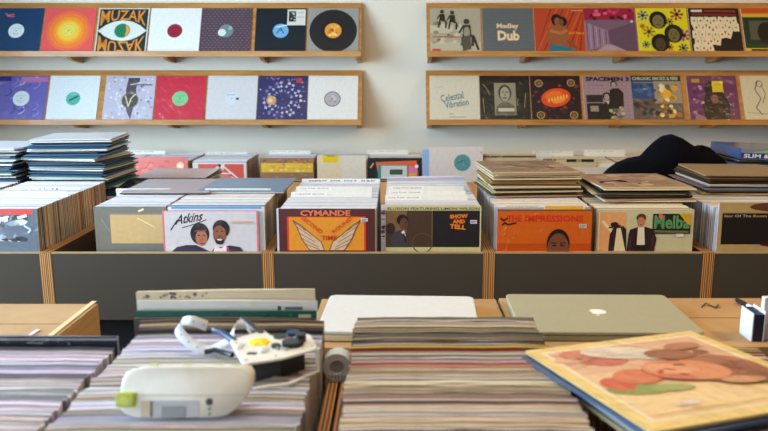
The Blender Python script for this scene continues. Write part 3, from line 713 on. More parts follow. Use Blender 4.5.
ledge('long oak display ledge on the wall, upper of the right pair', XS, 2.80, ZU, -1)
ledge('long oak display ledge on the wall, lower of the right pair', XS, 2.80, ZL, -1)

def wallrec(label, px, row, art, group, **k):
    x = (px-396)*(.00614 if row == 0 else .00624); z = ZU if row == 0 else ZL
    return cover('record_cover', label, (x+.157, YLB-.004, z-.017), (-TH, 0, R(random.uniform(-.4,.4))), art, group, **k)
GA, GB = 'record sleeves on the upper display ledges', 'record sleeves on the lower display ledges'
# --- upper left
a = Art(); a.rect(0,0,1,1,(8,56,96)); a.label(.155,(214,224,226),(150,170,180)); a.text('Prince', .22,.80,.42,.90,(206,90,120),.03) if False else a.line([(.24,.88),(.30,.84),(.42,.86)],.03,(206,90,120)).line([(.28,.82),(.42,.81)],.025,(206,90,120))
wallrec('navy blue sleeve with white centre label and small pink logo', -13, 0, a, GA, face=(8,56,96), side=(180,120,60))
a = Art(); a.rect(0,0,1,1,(226,84,84))
for r_, c_ in [(.44,(232,106,66)),(.38,(238,122,50)),(.30,(240,146,44)),(.24,(244,176,44)),(.19,(240,200,60)),(.15,(226,206,90))]: a.circ(.5,.5,r_,c_)
a.ring(.5,.5,.15,.012,(206,180,70)); a.speck(10,.40,.40,.60,.60,[(206,186,80),(236,220,120)],.01,.02,3); a.circ(.5,.5,.012,(90,80,40))
wallrec('coral sleeve with concentric orange and yellow rings', 40, 0, a, GA, face=(226,84,84))
a = Art(); a.rect(0,0,1,1,(26,40,44)); a.rect(.0,.0,1,.02,(220,226,216)); a.rect(0,.98,1,1,(220,226,216)); a.rect(0,0,.02,1,(220,226,216)); a.rect(.98,0,1,1,(220,226,216))
a.text('MUZAK', .05,.60,.95,.95,(222,140,50),.012,arc=.14); a.text('MUZAK', .05,.05,.95,.40,(222,140,50),.012,flip=True,arc=.14)
a.poly([(.02,.5),(.16,.62),(.32,.70),(.5,.73),(.68,.70),(.84,.62),(.98,.5),(.84,.38),(.68,.30),(.5,.27),(.32,.30),(.16,.38)],(214,222,214)); a.circ(.5,.5,.155,(20,120,84)); a.poly([(.56,.36),(.62,.42),(.65,.5),(.62,.58),(.56,.64),(.58,.5)],(226,150,60)); a.circ(.48,.5,.012,(10,40,30))
wallrec('black and orange lettered sleeve with a large eye', 94, 0, a, GA, face=(26,40,44), side=(220,226,216))
a = Art(); a.rect(0,0,1,1,(228,230,232)); a.label(.15,(150,28,48),(110,20,34))
wallrec('white sleeve with a dark red centre label on the upper ledge', 147, 0, a, GA, face=(228,230,232))
a = Art(); a.rect(0,0,1,1,(74,62,76))
for j in range(19):
    for i in range(12):
        a._f([(.02+i*.082+(.04 if j%2 else 0),.02+j*.052),(.05+i*.082+(.04 if j%2 else 0),.045+j*.052),(.08+i*.082+(.04 if j%2 else 0),.02+j*.052),(.05+i*.082+(.04 if j%2 else 0),.030+j*.052)],(156,110,106))
a.k += 1; a.circ(.5,.5,.14,(110,134,140)); a.circ(.42,.46,.08,(214,220,214)); a.circ(.5,.5,.012,(30,30,30)); a.circ(.58,.56,.04,(150,170,170))
wallrec('dark sleeve with a small zigzag pattern and grey label', 199, 0, a, GA, face=(74,62,76))
a = Art(); a.rect(0,0,1,1,(16,28,38)); a.label(.155,(110,170,214)); a.line([(.42,.44),(.50,.56),(.56,.44)],.02,(20,60,110)); a.line([(.4,.58),(.62,.62)],.02,(220,236,246)); a.rect(.62,.62,.98,.97,(216,214,204)); a.rect(.65,.70,.79,.93,(40,44,44)); a.speck(6,.66,.72,.78,.92,[(216,214,204)],.01,.02,2); a.line([(.82,.90),(.94,.90)],.012,(150,150,140)); a.line([(.82,.80),(.94,.80)],.012,(150,150,140))
wallrec('black sleeve with light blue label and square white sticker', 254, 0, a, GA, face=(16,28,38))
a = Art(); a.rect(0,0,1,1,(150,150,142)); a.circ(.5,.5,.47,(24,24,26))
for r_ in (.44,.40,.36,.32,.28,.24): a.ring(.5,.5,r_,.004,(44,44,46),40)
for r_ in (.46,.42,.38,.34,.30,.26,.22): a.ring(.5,.5,r_,.006,(62,58,64),48)
a.circ(.5,.5,.165,(226,150,56)); a.speck(14,.38,.38,.62,.62,[(236,180,60),(214,110,60),(150,90,50),(240,206,110)],.02,.045,5); a.circ(.5,.5,.012,(30,20,20))
wallrec('clear-sleeved black disc with an orange label', 307, 0, a, GA, face=(150,150,142))
# --- lower left
a = Art(); a.rect(0,0,1,1,(96,92,170)); rg = random.Random(4)
for i in range(16):
    cx, cy = rg.uniform(.1,.9), rg.uniform(.1,.85); a.line([(cx,cy),(cx+.08,cy+.03),(cx+.12,cy+.1),(cx+.08,cy+.15)], .02, rg.choice([(190,180,222),(70,70,150),(150,130,200),(40,50,120)])) if cx < .82 and cy < .8 else None
a.rect(.45,.86,1,.97,(176,110,160)); a.rect(.0,.88,.25,.98,(40,44,110)); a.label(.165,(206,220,224),(160,180,190))
wallrec('violet and blue swirled sleeve with white centre label', -8, 1, a, GB, face=(96,92,170), mat='paint_rough')
a = Art(); a.rect(0,0,1,1,(216,226,230)); a.label(.145,(72,176,160)); a.line([(.42,.45),(.60,.56)],.03,(24,60,70)); a.line([(.44,.58),(.56,.60)],.015,(140,214,200))
wallrec('white sleeve with a teal centre label', 44.5, 1, a, GB, face=(216,226,230))
a = Art(); a.rect(0,0,1,1,(184,182,200)); a.speck(110,.02,.02,.98,.98,[(206,206,222),(150,150,180),(220,220,230),(110,110,140),(196,190,196)],.012,.035,7)
a.poly([(.45,.95),(.66,.95),(.62,.72),(.64,.5),(.56,.05),(.46,.25),(.42,.7)],(84,74,84)); a.circ(.52,.46,.17,(78,70,66)); a.ring(.52,.46,.17,.02,(110,100,90)); a.line([(.42,.56),(.50,.32),(.54,.50),(.62,.60)],.025,(206,196,170)); a.rect(.46,.86,.68,.95,(60,54,56)); a.line([(.5,.80),(.72,.84)],.02,(214,206,190)); a.line([(.28,.42),(.36,.24)],.02,(220,216,214)); a.line([(.70,.34),(.64,.26)],.02,(220,216,214)); a.line([(.60,.80),(.94,.80)],.03,(100,96,110))
wallrec('pale lilac droplet-covered sleeve with dark figure', 101, 1, a, GB, face=(184,182,200), mat='paint_rough')
a = Art(); a.rect(0,0,1,1,(196,44,66)); a.label(.16,(122,196,136),(90,160,110)); a.line([(.1,.75),(.22,.62)],.008,(226,110,120)); a.line([(.15,.35),(.3,.2)],.008,(226,110,120))
wallrec('red sleeve with a green centre label', 152.5, 1, a, GB, face=(196,44,66), mat='paint_rough')
a = Art(); a.rect(0,0,1,1,(206,206,208)); a.circ(.5,.5,.155,(190,200,212)); a.circ(.5,.5,.145,(206,214,222)); a.rect(.58,.47,.64,.52,(60,70,90)); a.line([(.40,.58),(.56,.58)],.012,(120,130,150)); a.circ(.5,.5,.012,(90,90,90))
wallrec('white sleeve with a nearly blank pale label', 205, 1, a, GB, face=(206,206,208), mat='paint_rough')
a = Art(); a.rect(0,0,1,1,(52,50,96)); rg = random.Random(9)
for r_ in (.36,.28,.18): 
    for i in range(18):
        t_ = 2*math.pi*i/18+rg.uniform(0,.2); a._f([(.5+r_*math.cos(t_),.48+r_*math.sin(t_)),(.5+(r_+.05)*math.cos(t_+.1),.48+(r_+.05)*math.sin(t_+.1)),(.5+r_*math.cos(t_+.22),.48+r_*math.sin(t_+.22)),(.5+(r_-.02)*math.cos(t_+.1),.48+(r_-.02)*math.sin(t_+.1))], rg.choice([(176,176,214),(206,196,196),(130,120,170)]))
a.k += 1; a.circ(.28,.46,.10,(196,150,96)); a.circ(.26,.46,.05,(226,196,140)); a.speck(30,.04,.05,.96,.95,[(150,140,180),(96,90,140),(206,196,210)],.008,.02,3); a.rect(.76,.84,.88,.95,(176,60,60)); a.speck(14,.05,.86,.75,.97,[(170,120,110),(140,130,170)],.01,.02,12)
wallrec('dark indigo ornate circular-patterned sleeve with gold glint', 256, 1, a, GB, face=(52,50,96), mat='paint_rough')
a = Art(); a.rect(0,0,1,1,(222,220,214)); a.circ(.49,.49,.165,(46,46,48)); a.circ(.49,.49,.15,(172,166,170)); a.speck(8,.40,.40,.58,.58,[(150,140,150),(196,190,190)],.02,.03,2); a.circ(.49,.49,.014,(20,20,20))
wallrec('white sleeve with a grey label in a black ring', 307, 1, a, GB, face=(222,220,214))
# --- upper right
a = Art(); a.rect(0,0,1,1,(168,160,136)); a.rect(0,.45,.45,.62,(190,182,158)); a.rect(.0,.0,1,.25,(184,176,150)); a.speck(26,0,.2,.6,.75,[(140,132,108),(196,188,164),(110,104,86)],.02,.06,4)
def sitter(a, cx, cy, s, c=(44,40,34)):
    a.circ(cx, cy, .04*s, c); a.poly([(cx-.05*s,cy-.05*s),(cx+.05*s,cy-.05*s),(cx+.06*s,cy-.2*s),(cx-.05*s,cy-.2*s)], c); a.line([(cx-.03*s,cy-.18*s),(cx+.08*s,cy-.22*s),(cx+.07*s,cy-.36*s)],.035*s,c); a.line([(cx-.04*s,cy-.19*s),(cx-.07*s,cy-.35*s)],.03*s,c); a.line([(cx-.05*s,cy-.07*s),(cx-.10*s,cy-.17*s)],.022*s,c)
sitter(a,.24,.92,1.0); sitter(a,.44,.90,1.05); sitter(a,.72,.70,1.5,(60,56,46)); a.ell(.72,.46,.06,.12,(150,142,120)); a.poly([(.6,.35),(.78,.4),(.8,.1),(.64,.05)],(84,78,66)); a.line([(.84,.4),(.94,.08)],.04,(40,36,30))
a.line([(.05,.36),(.6,.36)],.022,(170,70,60)); a.line([(.04,.08),(.2,.08)],.05,(190,80,80))
wallrec('sepia photo cover of three people sitting on rocks', 430.5, 0, a, GA, face=(168,160,136))
a = Art(); a.rect(0,0,1,1,(92,98,100)); 
for i in range(12): a.line([(.04,.06+i*.08),(.96,.06+i*.08)], .004, (110,112,108))
a.rect(.27,.46,.70,.64,(92,98,100)); a.text('Medley', .28,.52,.71,.66,(222,196,160),.035); a.text('Dub', .29,.28,.72,.50,(228,200,160),.045)
wallrec('slate grey sleeve with two short words in cream block letters', 483.5, 0, a, GA, face=(92,98,100))
a = Art(); a.rect(0,0,1,1,(176,66,34))
for i in range(10): a.line([(i*.12-.1,.0),(min(1,i*.12+.35),.98)], .02, (206,96,40) if i%2 else (120,36,26))
a.ell(.44,.74,.10,.13,(30,18,16)); a.ell(.56,.70,.09,.11,(26,16,14)); a.ell(.46,.70,.06,.09,(140,84,50)); a.ell(.53,.68,.05,.08,(120,68,42)); a.poly([(.22,.28),(.26,.56),(.42,.62),(.62,.60),(.66,.30),(.58,.15),(.3,.15)],(146,86,48)); a.line([(.30,.50),(.52,.44),(.64,.52)],.06,(176,108,64)); a.poly([(.26,.0),(.28,.20),(.60,.16),(.78,.08),(.76,.0)],(30,110,130)); a.line([(.62,.3),(.80,.12)],.06,(130,76,44)); a.text('And Peace', .66,.42,.97,.48,(226,150,30),.02); a.line([(.74,.94),(.97,.94)],.012,(226,190,150))
wallrec('orange striped cover with an embracing couple', 536, 0, a, GA, face=(176,66,34))
a = Art(); a.rect(0,0,1,1,(116,90,110)); a.rect(0,.74,1,1,(150,30,60)); a.speck(24,.0,.74,1,.98,[(206,50,90),(90,20,40),(226,90,130),(60,20,30)],.02,.06,5); a.poly([(.0,.7),(.45,.5),(.45,.2),(.0,.05)],(140,116,138)); a.poly([(.45,.5),(1,.7),(1,.0),(.5,.1)],(96,72,92))
for i in range(7): a.line([(.04+i*.06,.08+i*.02),(.04+i*.06,.68-i*.03)],.012,(176,150,170) if i%2 else (70,50,66))
a.poly([(.4,.2),(.5,.2),(.9,.0),(.1,.0)],(166,140,156)); a.rect(.08,.02,.6,.06,(196,160,40)); a.circ(.93,.70,.025,(226,190,200))
wallrec('purple cover of a corridor with crimson top', 587, 0, a, GA, face=(116,90,110), mat='paint_rough')
a = Art(); a.rect(0,0,1,1,(214,206,30))
for cx, cy, r_, c_ in [(.13,.84,.10,(60,100,140)),(.80,.86,.12,(150,50,60)),(.22,.48,.11,(150,110,40)),(.65,.70,.07,(90,70,40)),(.14,.20,.07,(30,90,100)),(.60,.14,.07,(170,50,60)),(.90,.40,.12,(150,60,130)),(.86,.12,.09,(40,96,80)),(.1,.6,.05,(176,60,40))]:
    for i in range(7): a._f([(cx,cy),(cx+r_*math.cos(i*.9-.25),cy+r_*math.sin(i*.9-.25)),(cx+r_*1.15*math.cos(i*.9),cy+r_*1.15*math.sin(i*.9)),(cx+r_*math.cos(i*.9+.25),cy+r_*math.sin(i*.9+.25))], c_)
    a.k += 1; a.circ(cx,cy,r_*.35,(40,30,30))
a.head(.42,.70,.14,(120,110,70),(24,22,18),1.25); a.head(.70,.40,.14,(110,100,64),(26,24,18),1.3); a.head(.42,.20,.13,(70,60,40),(20,18,14),1.35)
wallrec('bright yellow cover with flowers and three dark heads', 640, 0, a, GA, face=(214,206,30))
a = Art(); a.rect(0,0,1,1,(26,20,22)); a.line([(.06,.94),(.28,.94)],.05,(214,206,190)); a.line([(.32,.94),(.94,.93)],.04,(150,50,36)); a.line([(.06,.86),(.94,.85)],.04,(130,40,34)); rg = random.Random(11)
for i, (cx, cy) in enumerate([(.1+.13*i + .03*(j%2), .72-.15*j) for j in range(5) for i in range(7) if not (j == 3 and i > 3) and not (j == 4 and i > 2) and not (j==2 and i>5)]):
    an = rg.uniform(-.35,.35); w_, h_ = .062, .085
    a._f([(cx+(p*w_)*math.cos(an)-(q_*h_)*math.sin(an), cy+(p*w_)*math.sin(an)+(q_*h_)*math.cos(an)) for p, q_ in ((-1,-1),(1,-1),(1,1),(-1,1))], (222,210,176), a.k+(i%3))
    a._f([(cx-.02,cy),(cx,cy-.028),(cx+.02,cy),(cx,cy+.028)], rg.choice([(180,50,40),(24,24,24),(180,50,40),(60,80,50)]), a.k+3)
a.k += 4
wallrec('black cover scattered with cream playing cards', 693, 0, a, GA, face=(26,20,22))
a = Art(); a.rect(0,0,1,1,(30,60,34)); a.rect(0,.88,1,1,(196,80,30)); a.rect(0,.80,1,.88,(206,170,50)); a.rect(.05,.22,1,.78,(24,48,36)); a.rect(.12,.30,.95,.72,(84,84,66)); a.ell(.45,.45,.18,.24,(26,24,24)); a.ell(.7,.42,.12,.2,(30,26,24)); a.rect(0,.0,1,.12,(206,180,60)); a.text('KING', .62,.82,.98,.87,(60,40,20),.03); a.line([(.1,.08),(.5,.08)],.04,(60,50,20))
wallrec('green, gold and orange banded cover with dark silhouettes', 747, 0, a, GA, face=(30,60,34))
# --- lower right
a = Art(); a.rect(0,0,1,1,(206,200,178)); a.text('Celestial', .22,.46,.68,.62,(30,96,120),.01,R(12)); a.text('Vibration', .30,.32,.78,.46,(30,96,120),.01,R(10)); a.line([(.38,.17),(.48,.17)],.012,(120,110,90)); a.line([(.38,.10),(.74,.10)],.012,(110,100,84)); a.line([(.12,.75),(.28,.76)],.008,(150,150,130))
wallrec('off-white sleeve with blue handwritten lettering', 430, 1, a, GB, face=(206,200,178), mat='paint_rough')
a = Art(); a.rect(0,0,1,1,(34,32,28)); a.rect(.29,.14,.72,.84,(140,136,114)); a.ell(.50,.62,.13,.18,(34,32,28)); a.ell(.50,.60,.098,.155,(160,154,130)); a.ell(.46,.64,.025,.012,(30,28,24)); a.ell(.54,.64,.025,.012,(30,28,24)); a.poly([(.485,.56),(.52,.56),(.50,.63)],(110,106,88)); a.ell(.50,.51,.045,.014,(60,56,48)); a.poly([(.31,.15),(.33,.34),(.44,.42),(.56,.42),(.68,.34),(.70,.15)],(96,92,76)); a.rect(.36,.22,.68,.29,(196,190,160))
for p in ([(.06,.82),(.14,.72),(.20,.58)],[(.76,.50),(.74,.34)],[(.92,.62),(.88,.30)],[(.06,.5),(.08,.2)],[(.1,.1),(.18,.02)]): a.line(p,.012,(150,140,90))
wallrec('black plastic-wrapped cover with a framed grey portrait', 481, 1, a, GB, face=(34,32,28), mat='paint_rough')
a = Art(); a.rect(0,0,1,1,(40,22,28)); a.speck(50,.02,.02,.98,.98,[(110,40,40),(70,30,60),(24,16,22),(130,60,50),(90,30,70)],.015,.045,13)
a.ell(.50,.52,.30,.20,(214,76,26),rot=.2); a.ell(.46,.56,.18,.10,(226,110,40),rot=.2); a.ell(.56,.46,.14,.06,(230,140,50),rot=.3)
for i in range(7): a.ell(.36+i*.06,.45+i*.016+.01*(i%2),.016,.045,(236,180,80))
for cx, cy in ((.17,.83),(.82,.84),(.18,.14),(.84,.14)): a.ring(cx,cy,.08,.018,(176,160,96)); a.circ(cx,cy,.04,(150,90,50))
wallrec('black and red cover with a glowing orange shell shape', 532.5, 1, a, GB, face=(40,22,28))
a = Art(); a.rect(0,0,1,1,(150,126,136))
for j in range(12):
    for i in range(10): a._f([(.04+i*.096,.04+j*.07),(.06+i*.096,.05+j*.07),(.08+i*.096,.04+j*.07),(.06+i*.096,.03+j*.07)],(176,150,156))
a.k += 1; a.text('SPACEMEN 3', .06,.88,.94,.975,(26,22,24),.05); a.line([(.1,.80),(.4,.79)],.01,(120,70,80)); a.rect(.05,.03,.38,.40,(34,30,32)); a.rect(.05,.42,.38,.58,(40,34,36)); a.rect(.12,.22,.28,.34,(150,136,120))
a.head(.62,.80,.055,(176,158,140),(30,24,24),1.2); a.poly([(.50,.3),(.53,.68),(.60,.72),(.72,.72),(.80,.62),(.78,.25)],(32,28,30)); a.head(.46,.53,.065,(170,150,134),(26,22,22),1.25); a.poly([(.28,.0),(.32,.30),(.42,.42),(.54,.40),(.66,.05),(.66,.0)],(30,28,30)); a.speck(16,.5,.04,.78,.32,[(150,144,110),(96,90,70),(180,176,140)],.02,.05,3); a.poly([(.44,.44),(.50,.44),(.48,.36)],(196,190,180))
wallrec('pinkish dotted cover with two dark-suited people and black lettering', 586, 1, a, GB, face=(150,126,136))
a = Art(); a.rect(0,0,1,1,(90,86,80)); a.rect(0,.5,.5,.88,(44,74,120)); a.rect(.45,.4,1,.88,(150,140,120)); a.rect(0,.88,1,1,(34,44,44)); a.text('CHRONIC SMOKE & FIRE', .03,.90,.95,.975,(176,190,170),.03); a.line([(.05,.85),(.9,.85)],.015,(140,150,130))
a.speck(30,.45,.1,.98,.8,[(206,160,60),(226,190,90),(110,90,70),(226,214,170),(70,50,60),(170,110,40)],.03,.09,17); a.speck(20,.0,.05,.5,.5,[(60,50,48),(110,76,64),(44,50,60)],.03,.08,18); a.speck(14,.0,.55,.6,.86,[(60,100,150),(150,160,170),(40,60,100)],.03,.06,19); a.circ(.70,.60,.09,(226,170,40))
wallrec('blue and gold crowded painted cover on the lower ledge', 635, 1, a, GB, face=(90,86,80), mat='paint_rough')
a = Art(); a.rect(0,0,1,1,(98,44,96)); a.rect(0,.84,1,.98,(110,60,90)); a.rect(.10,.85,.26,.93,(180,140,60)); a.poly([(.30,.0),(.28,.35),(.36,.60),(.50,.70),(.72,.62),(.82,.38),(.80,.0)],(26,20,30)); a.ell(.54,.70,.20,.20,(26,20,30)); a.head(.53,.49,.09,(140,90,84),(26,20,30),1.25); a.speck(14,.05,.1,.3,.8,[(130,80,130),(80,30,80),(180,150,180)],.02,.04,3); a.poly([(.1,.2),(.3,.1),(.35,.0),(.1,.0)],(150,110,120)); a.rect(.50,.64,.72,.88,(214,190,40)); a.line([(.54,.82),(.68,.81)],.012,(130,110,20))
wallrec('purple cover with a black hooded figure and yellow sticker', 691.5, 1, a, GB, face=(98,44,96), mat='paint_rough')
a = Art(); a.rect(0,0,1,1,(206,200,170)); a.line([(.34,.9),(.26,.7),(.36,.5),(.24,.3),(.34,.15)],.018,(50,44,40)); a.line([(.40,.8),(.46,.6),(.38,.4)],.012,(50,44,40)); a.ring(.36,.82,.07,.012,(50,44,40)); a.line([(.05,.2),(.9,.12)],.008,(110,100,80))
wallrec('cream sleeve with a loose black line drawing', 747, 1, a, GB, face=(206,200,170))

# ================================================================== NEAR BINS
NZ = H - .448                     # tops of the near records
def near_bin(name, label, x0, x1): return bin_unit(name, label, x0, x1, .60, 1.335, H-.528, H-.80, 'plywood record bins nearest the camera')
near_bin('record_bin', 'plywood record bin under the white labeller and pale records', -.815, -.098)
near_bin('record_bin', 'plywood record bin under the tilted portrait cover', -.095, .640)
near_bin('record_bin', 'plywood record bin at the right end, beyond the tilted portrait cover', .643, 1.37)
bm = bmesh.new(); bm_box(bm, -1.42, 1.40, .62, 1.69, 0, H-.851)
tag(obj('display_counter', bm, M['black']), 'black counter carrying the nearest bins and the cardboard boxes', 'counter')
for x0, x1 in ((-.80,-.11),(-.08,.62),(.66,1.35)):
    pass
bm = bmesh.new(); bm_box(bm, -1.42, 1.40, .62, 1.335, H-.850, H-.801)
tag(obj('plinth_board', bm, M['ply_side']), 'plywood board the nearest record bins stand on', 'board')

LC = [(240,238,240),(224,226,234),(232,232,238),(214,214,222),(206,200,204),(168,166,176),(226,226,230),(150,148,156),(196,186,176),(216,212,208),(126,124,130),(204,206,216)]
MC = [(226,220,218),(206,196,184),(214,210,206),(160,146,130),(196,190,190),(130,118,108),(222,216,208),(176,160,140),(150,140,136)]
RC = [(200,188,166),(184,166,140),(176,144,112),(194,180,154),(172,154,126),(196,184,160),(150,134,110),(206,194,168),(120,106,90),(186,176,160),(206,196,176),(126,106,84),(150,150,160),(90,84,84)]
def near_col(where, x0, y0, y1, cols, pitch, zt=NZ, lean=3.0, special={}, grp=None, xj=.004):
    n = int((y1-y0)/pitch); rg = random.Random(hash(where) % 1000 if False else len(where)*7)
    drift = 0
    for i in range(n):                      # i = 0 is the farthest
        y = y1 - i*pitch
        if i == 0 or rg.random() < .55: cur = rg.choice(cols)
        c = special.get(i) or (cur[0], cur[1]-4, cur[2]+2); c = tuple(max(0, min(255, q + rg.randint(-8, 8))) for q in c)
        drift = .8*drift + rg.uniform(-.0018, .0018)
        h = zt + rg.uniform(-.0014, .0014) + (.004 if rg.random() < .06 else 0)
        an = R(lean)
        x = x0 + .1575 + drift + rg.uniform(-xj, xj)*.4
        base = Vector((x, y - .315*math.sin(an), h - .315*math.cos(an)))
        k = i + 1
        pos = 'rearmost' if k == 1 else ordinal(k) + ' from back'
        record(base, (-an, 0, R(rg.uniform(-.18,.18))), c, f'{cname(c)} record sleeve standing, {pos} in {where}', grp or where)
P = .0070
near_col('the nearest left column', -.7685, .82, 1.135, LC, P, special={0:(70,72,80),1:(84,84,92),3:(206,206,212)})
near_col('the column under the white labeller', -.4385, .82, 1.198, LC+MC, P, special={0:(120,112,110),3:(110,90,90),57:(90,50,56),58:(70,40,46),48:(150,140,110),50:(160,146,116)})
near_col('the near centre column', -.070, .80, 1.278, RC, P*1.06, special={0:(110,92,74),1:(130,112,90),4:(60,54,50),8:(120,110,100),17:(90,84,50),20:(206,170,60),21:(196,160,70),22:(60,54,50),23:(186,70,44),27:(196,140,110),30:(190,120,90)}, zt=NZ+.006)
near_col('the column beneath the tilted cover', .312, .80, 1.22, RC, P*1.5, zt=H-.480, special={0:(196,180,130)})

for i, (c, dz, y) in enumerate([((96,80,66), .020, 1.222), ((176,150,116), .014, 1.215), ((70,62,60), .008, 1.209)]):
    record((-.4385+.1575, y - .0005, NZ + dz - .315), (0,0,0), c, f'{cname(c)} record sleeve standing {ordinal(i+1)} in front of the tall pale sleeves', 'low sleeves before the tall ones')
# tall pale sleeves at the back of the column under the labeller
tall = [('cream worn sleeve standing tall, rearmost behind the white paper strip', -.389, 1.262, (206,190,160), (214,196,160)),
        ('white boxed sleeve standing tall, second behind the white paper strip', -.404, 1.249, (222,216,208), (228,224,216)),
        ('dark green sleeve standing tall, third behind the white paper strip', -.418, 1.236, (20,84,70), (40,110,92)),
        ('grey sleeve standing tall, fourth behind the white paper strip', -.428, 1.226, (84,74,70), (110,98,92))]
for i, (lb, zt, y, fc, tc) in enumerate(tall):
    a = Art(); a.rect(0,0,1,1,fc)
    if i == 0: a.speck(24,.0,.955,.42,.995,[(120,104,90),(90,80,70),(160,140,120)],.006,.012,2)
    if i == 1: a.rect(.78,.945,.80,.97,(60,60,60)); a.line([(.82,.957),(.92,.957)],.018,(110,110,110)); a.rect(0,0,1,.90,(190,186,186))
    if i == 2: a.speck(12,.1,.9,.9,.99,[(30,120,96),(16,60,60),(120,150,130)],.01,.02,2); a.rect(.9,.93,.97,.98,(200,186,150))
    cover('record_cover', lb, (-.4530+.157, y, H+zt-.315), (R(-1.5), R(-1.0 if i == 0 else 0), 0), a, 'tall sleeves at the back of the column under the labeller', face=fc, side=tc, th=.010 if i == 0 else .007)
a = Art(); a.rect(0,0,1,1,(40,42,50)); a.rect(0,.0,1,.88,(60,60,66)); a.line([(.0,.985),(1,.985)],.012,(150,150,156))
cover('record_cover', 'charcoal plastic-wrapped sleeve at the back of the nearest left column', (-.7685+.155, 1.150, H-.434-.315), (R(-2),0,0), a, face=(46,48,56), side=(120,120,126), th=.007, mat='paint_rough')

# ================================================================== CARDBOARD BOXES
def carton(label, x0, x1, y0, y1, ztop, extra=None, hh=.30, gap=True):
    root = empty('cardboard_box', ((x0+x1)/2, (y0+y1)/2, ztop-hh)); tag(root, label, 'cardboard box', 'cardboard boxes behind the nearest bins')
    w, d = (x1-x0)/2, (y1-y0)/2
    bm = bmesh.new()
    for q in ((-w,w,-d,-d+.005,0,hh-.006),(-w,w,d-.005,d,0,hh-.006),(-w,-w+.005,-d+.005,d-.005,0,hh-.006),(w-.005,w,-d+.005,d-.005,0,hh-.006),(-w+.005,w-.005,-d+.005,d-.005,0,.005)): bm_box(bm, *q)
    obj('carton_body', bm, M['card'], root)
    ym = d*.1
    for (ya, yb, tilt) in ((-d, ym-.002, 0), (ym+.002, d, 1.2)):
        bm = bmesh.new(); bm_box(bm, -w+.001, w-.001, ya, yb, hh-.0055, hh-.001)
        o = obj('flap', bm, M['card'], root)
    return root
bx = carton('closed cardboard box behind the left records, at left edge', -1.34, -.700, 1.37, 1.680, H-.548)
# lifted flap corner and tape piece
bm = bmesh.new(); vs = [bm.verts.new(p) for p in ((-.35,.02,.002),(-.20,.15,.004),(-.215,.17,.020),(-.36,.04,.014))]; bm.faces.new(vs)
r_ = bmesh.ops.extrude_face_region(bm, geom=list(bm.faces)); bmesh.ops.translate(bm, verts=[g for g in r_['geom'] if isinstance(g, bmesh.types.BMVert)], vec=(0,.002,.002))
p0 = at(8, 318, z=-.545)
bm2 = bmesh.new(); bm.free()
root = bx
bmf = bmesh.new(); bm_box(bmf, -.055, .055, -.01, .0, 0, .003)
o = obj('torn_flap', bmf, M['card'], bx); o.location = (-.04, .125, .301); o.rotation_euler = (R(14), 0, R(35)); 
bmf = bmesh.new(); bm_box(bmf, -.004, .004, -.035, .035, 0, .0012); o = obj('tape_strip', bmf, M['paper'], bx); o.location = (.262, -.06, .3005); o.rotation_euler = (0, 0, R(-3)); o['label'] = 'white strip of tape'
bmf = bmesh.new(); bm_box(bmf, -.006, .006, -.17, .17, 0, .0012); o = obj('edge_fold', bmf, mat_plain('pale_card', (226,196,150), .7), bx); o.location = (.305, .0, .3); o['label'] = 'paler folded edge'
carton('closed cardboard box under the flat white case', -.175, .234, 1.37, 1.68, H-.536, hh=.31)
b3 = carton('wide cardboard box under the silver laptop', .240, 1.16, 1.37, 1.68, H-.534, hh=.31)
# pencilled scribble on the wide box
a = Art(.06,.06); a.line([(.1,.3),(.5,.9),(.6,.2),(.9,.7)],.05,(60,44,24)); a.line([(.2,.6),(.85,.35)],.05,(60,44,24))
o = a.done('scribble', b3, M['matte']); p = at(712, 307, z=-.533); o.location = (p.x-b3.location.x, p.y-b3.location.y-.02, .3101); o.rotation_euler = (R(-90),0,0)

# ================================================================== LAPTOP and WHITE CASE
def slab(bm, x0, x1, y0, y1, z0, z1, r=.012, seg=5):
    pts = []
    for cx, cy, a0 in ((x1-r,y1-r,0),(x0+r,y1-r,90),(x0+r,y0+r,180),(x1-r,y0+r,270)):
        for k in range(seg+1):
            an = R(a0+90*k/seg); pts.append((cx+r*math.cos(an), cy+r*math.sin(an)))
    lo = [bm.verts.new((x,y,z0)) for x,y in pts]; hi = [bm.verts.new((x,y,z1)) for x,y in pts]
    bm.faces.new(hi); bm.faces.new(list(reversed(lo)))
    for i in range(len(pts)):
        k = (i+1) % len(pts); bm.faces.new([lo[i], lo[k], hi[k], hi[i]])
lx, ly = .430, 1.520
lap = empty('laptop', (lx, ly, H-.5348), (0,0,R(-1.0))); tag(lap, 'closed silver laptop with a white logo lying on the wide cardboard box', 'laptop')
bm = bmesh.new(); slab(bm, -.180,.180,-.124,.124,.0015,.0125); obj('laptop_base', bm, M['alu_side'], lap, bevel=.0015)
bm = bmesh.new(); slab(bm, -.1805,.1805,-.1245,.1245,.0135,.0205); obj('laptop_lid', bm, M['alu'], lap, bevel=.0018)
for sx in (-.15,.15):
    for sy in (-.1,.1):
        bm = bmesh.new(); cyl(bm, .006, .0015, 16, Matrix.Translation((sx,sy,.00075))); obj('rubber_foot', bm, M['black_plastic'], lap)
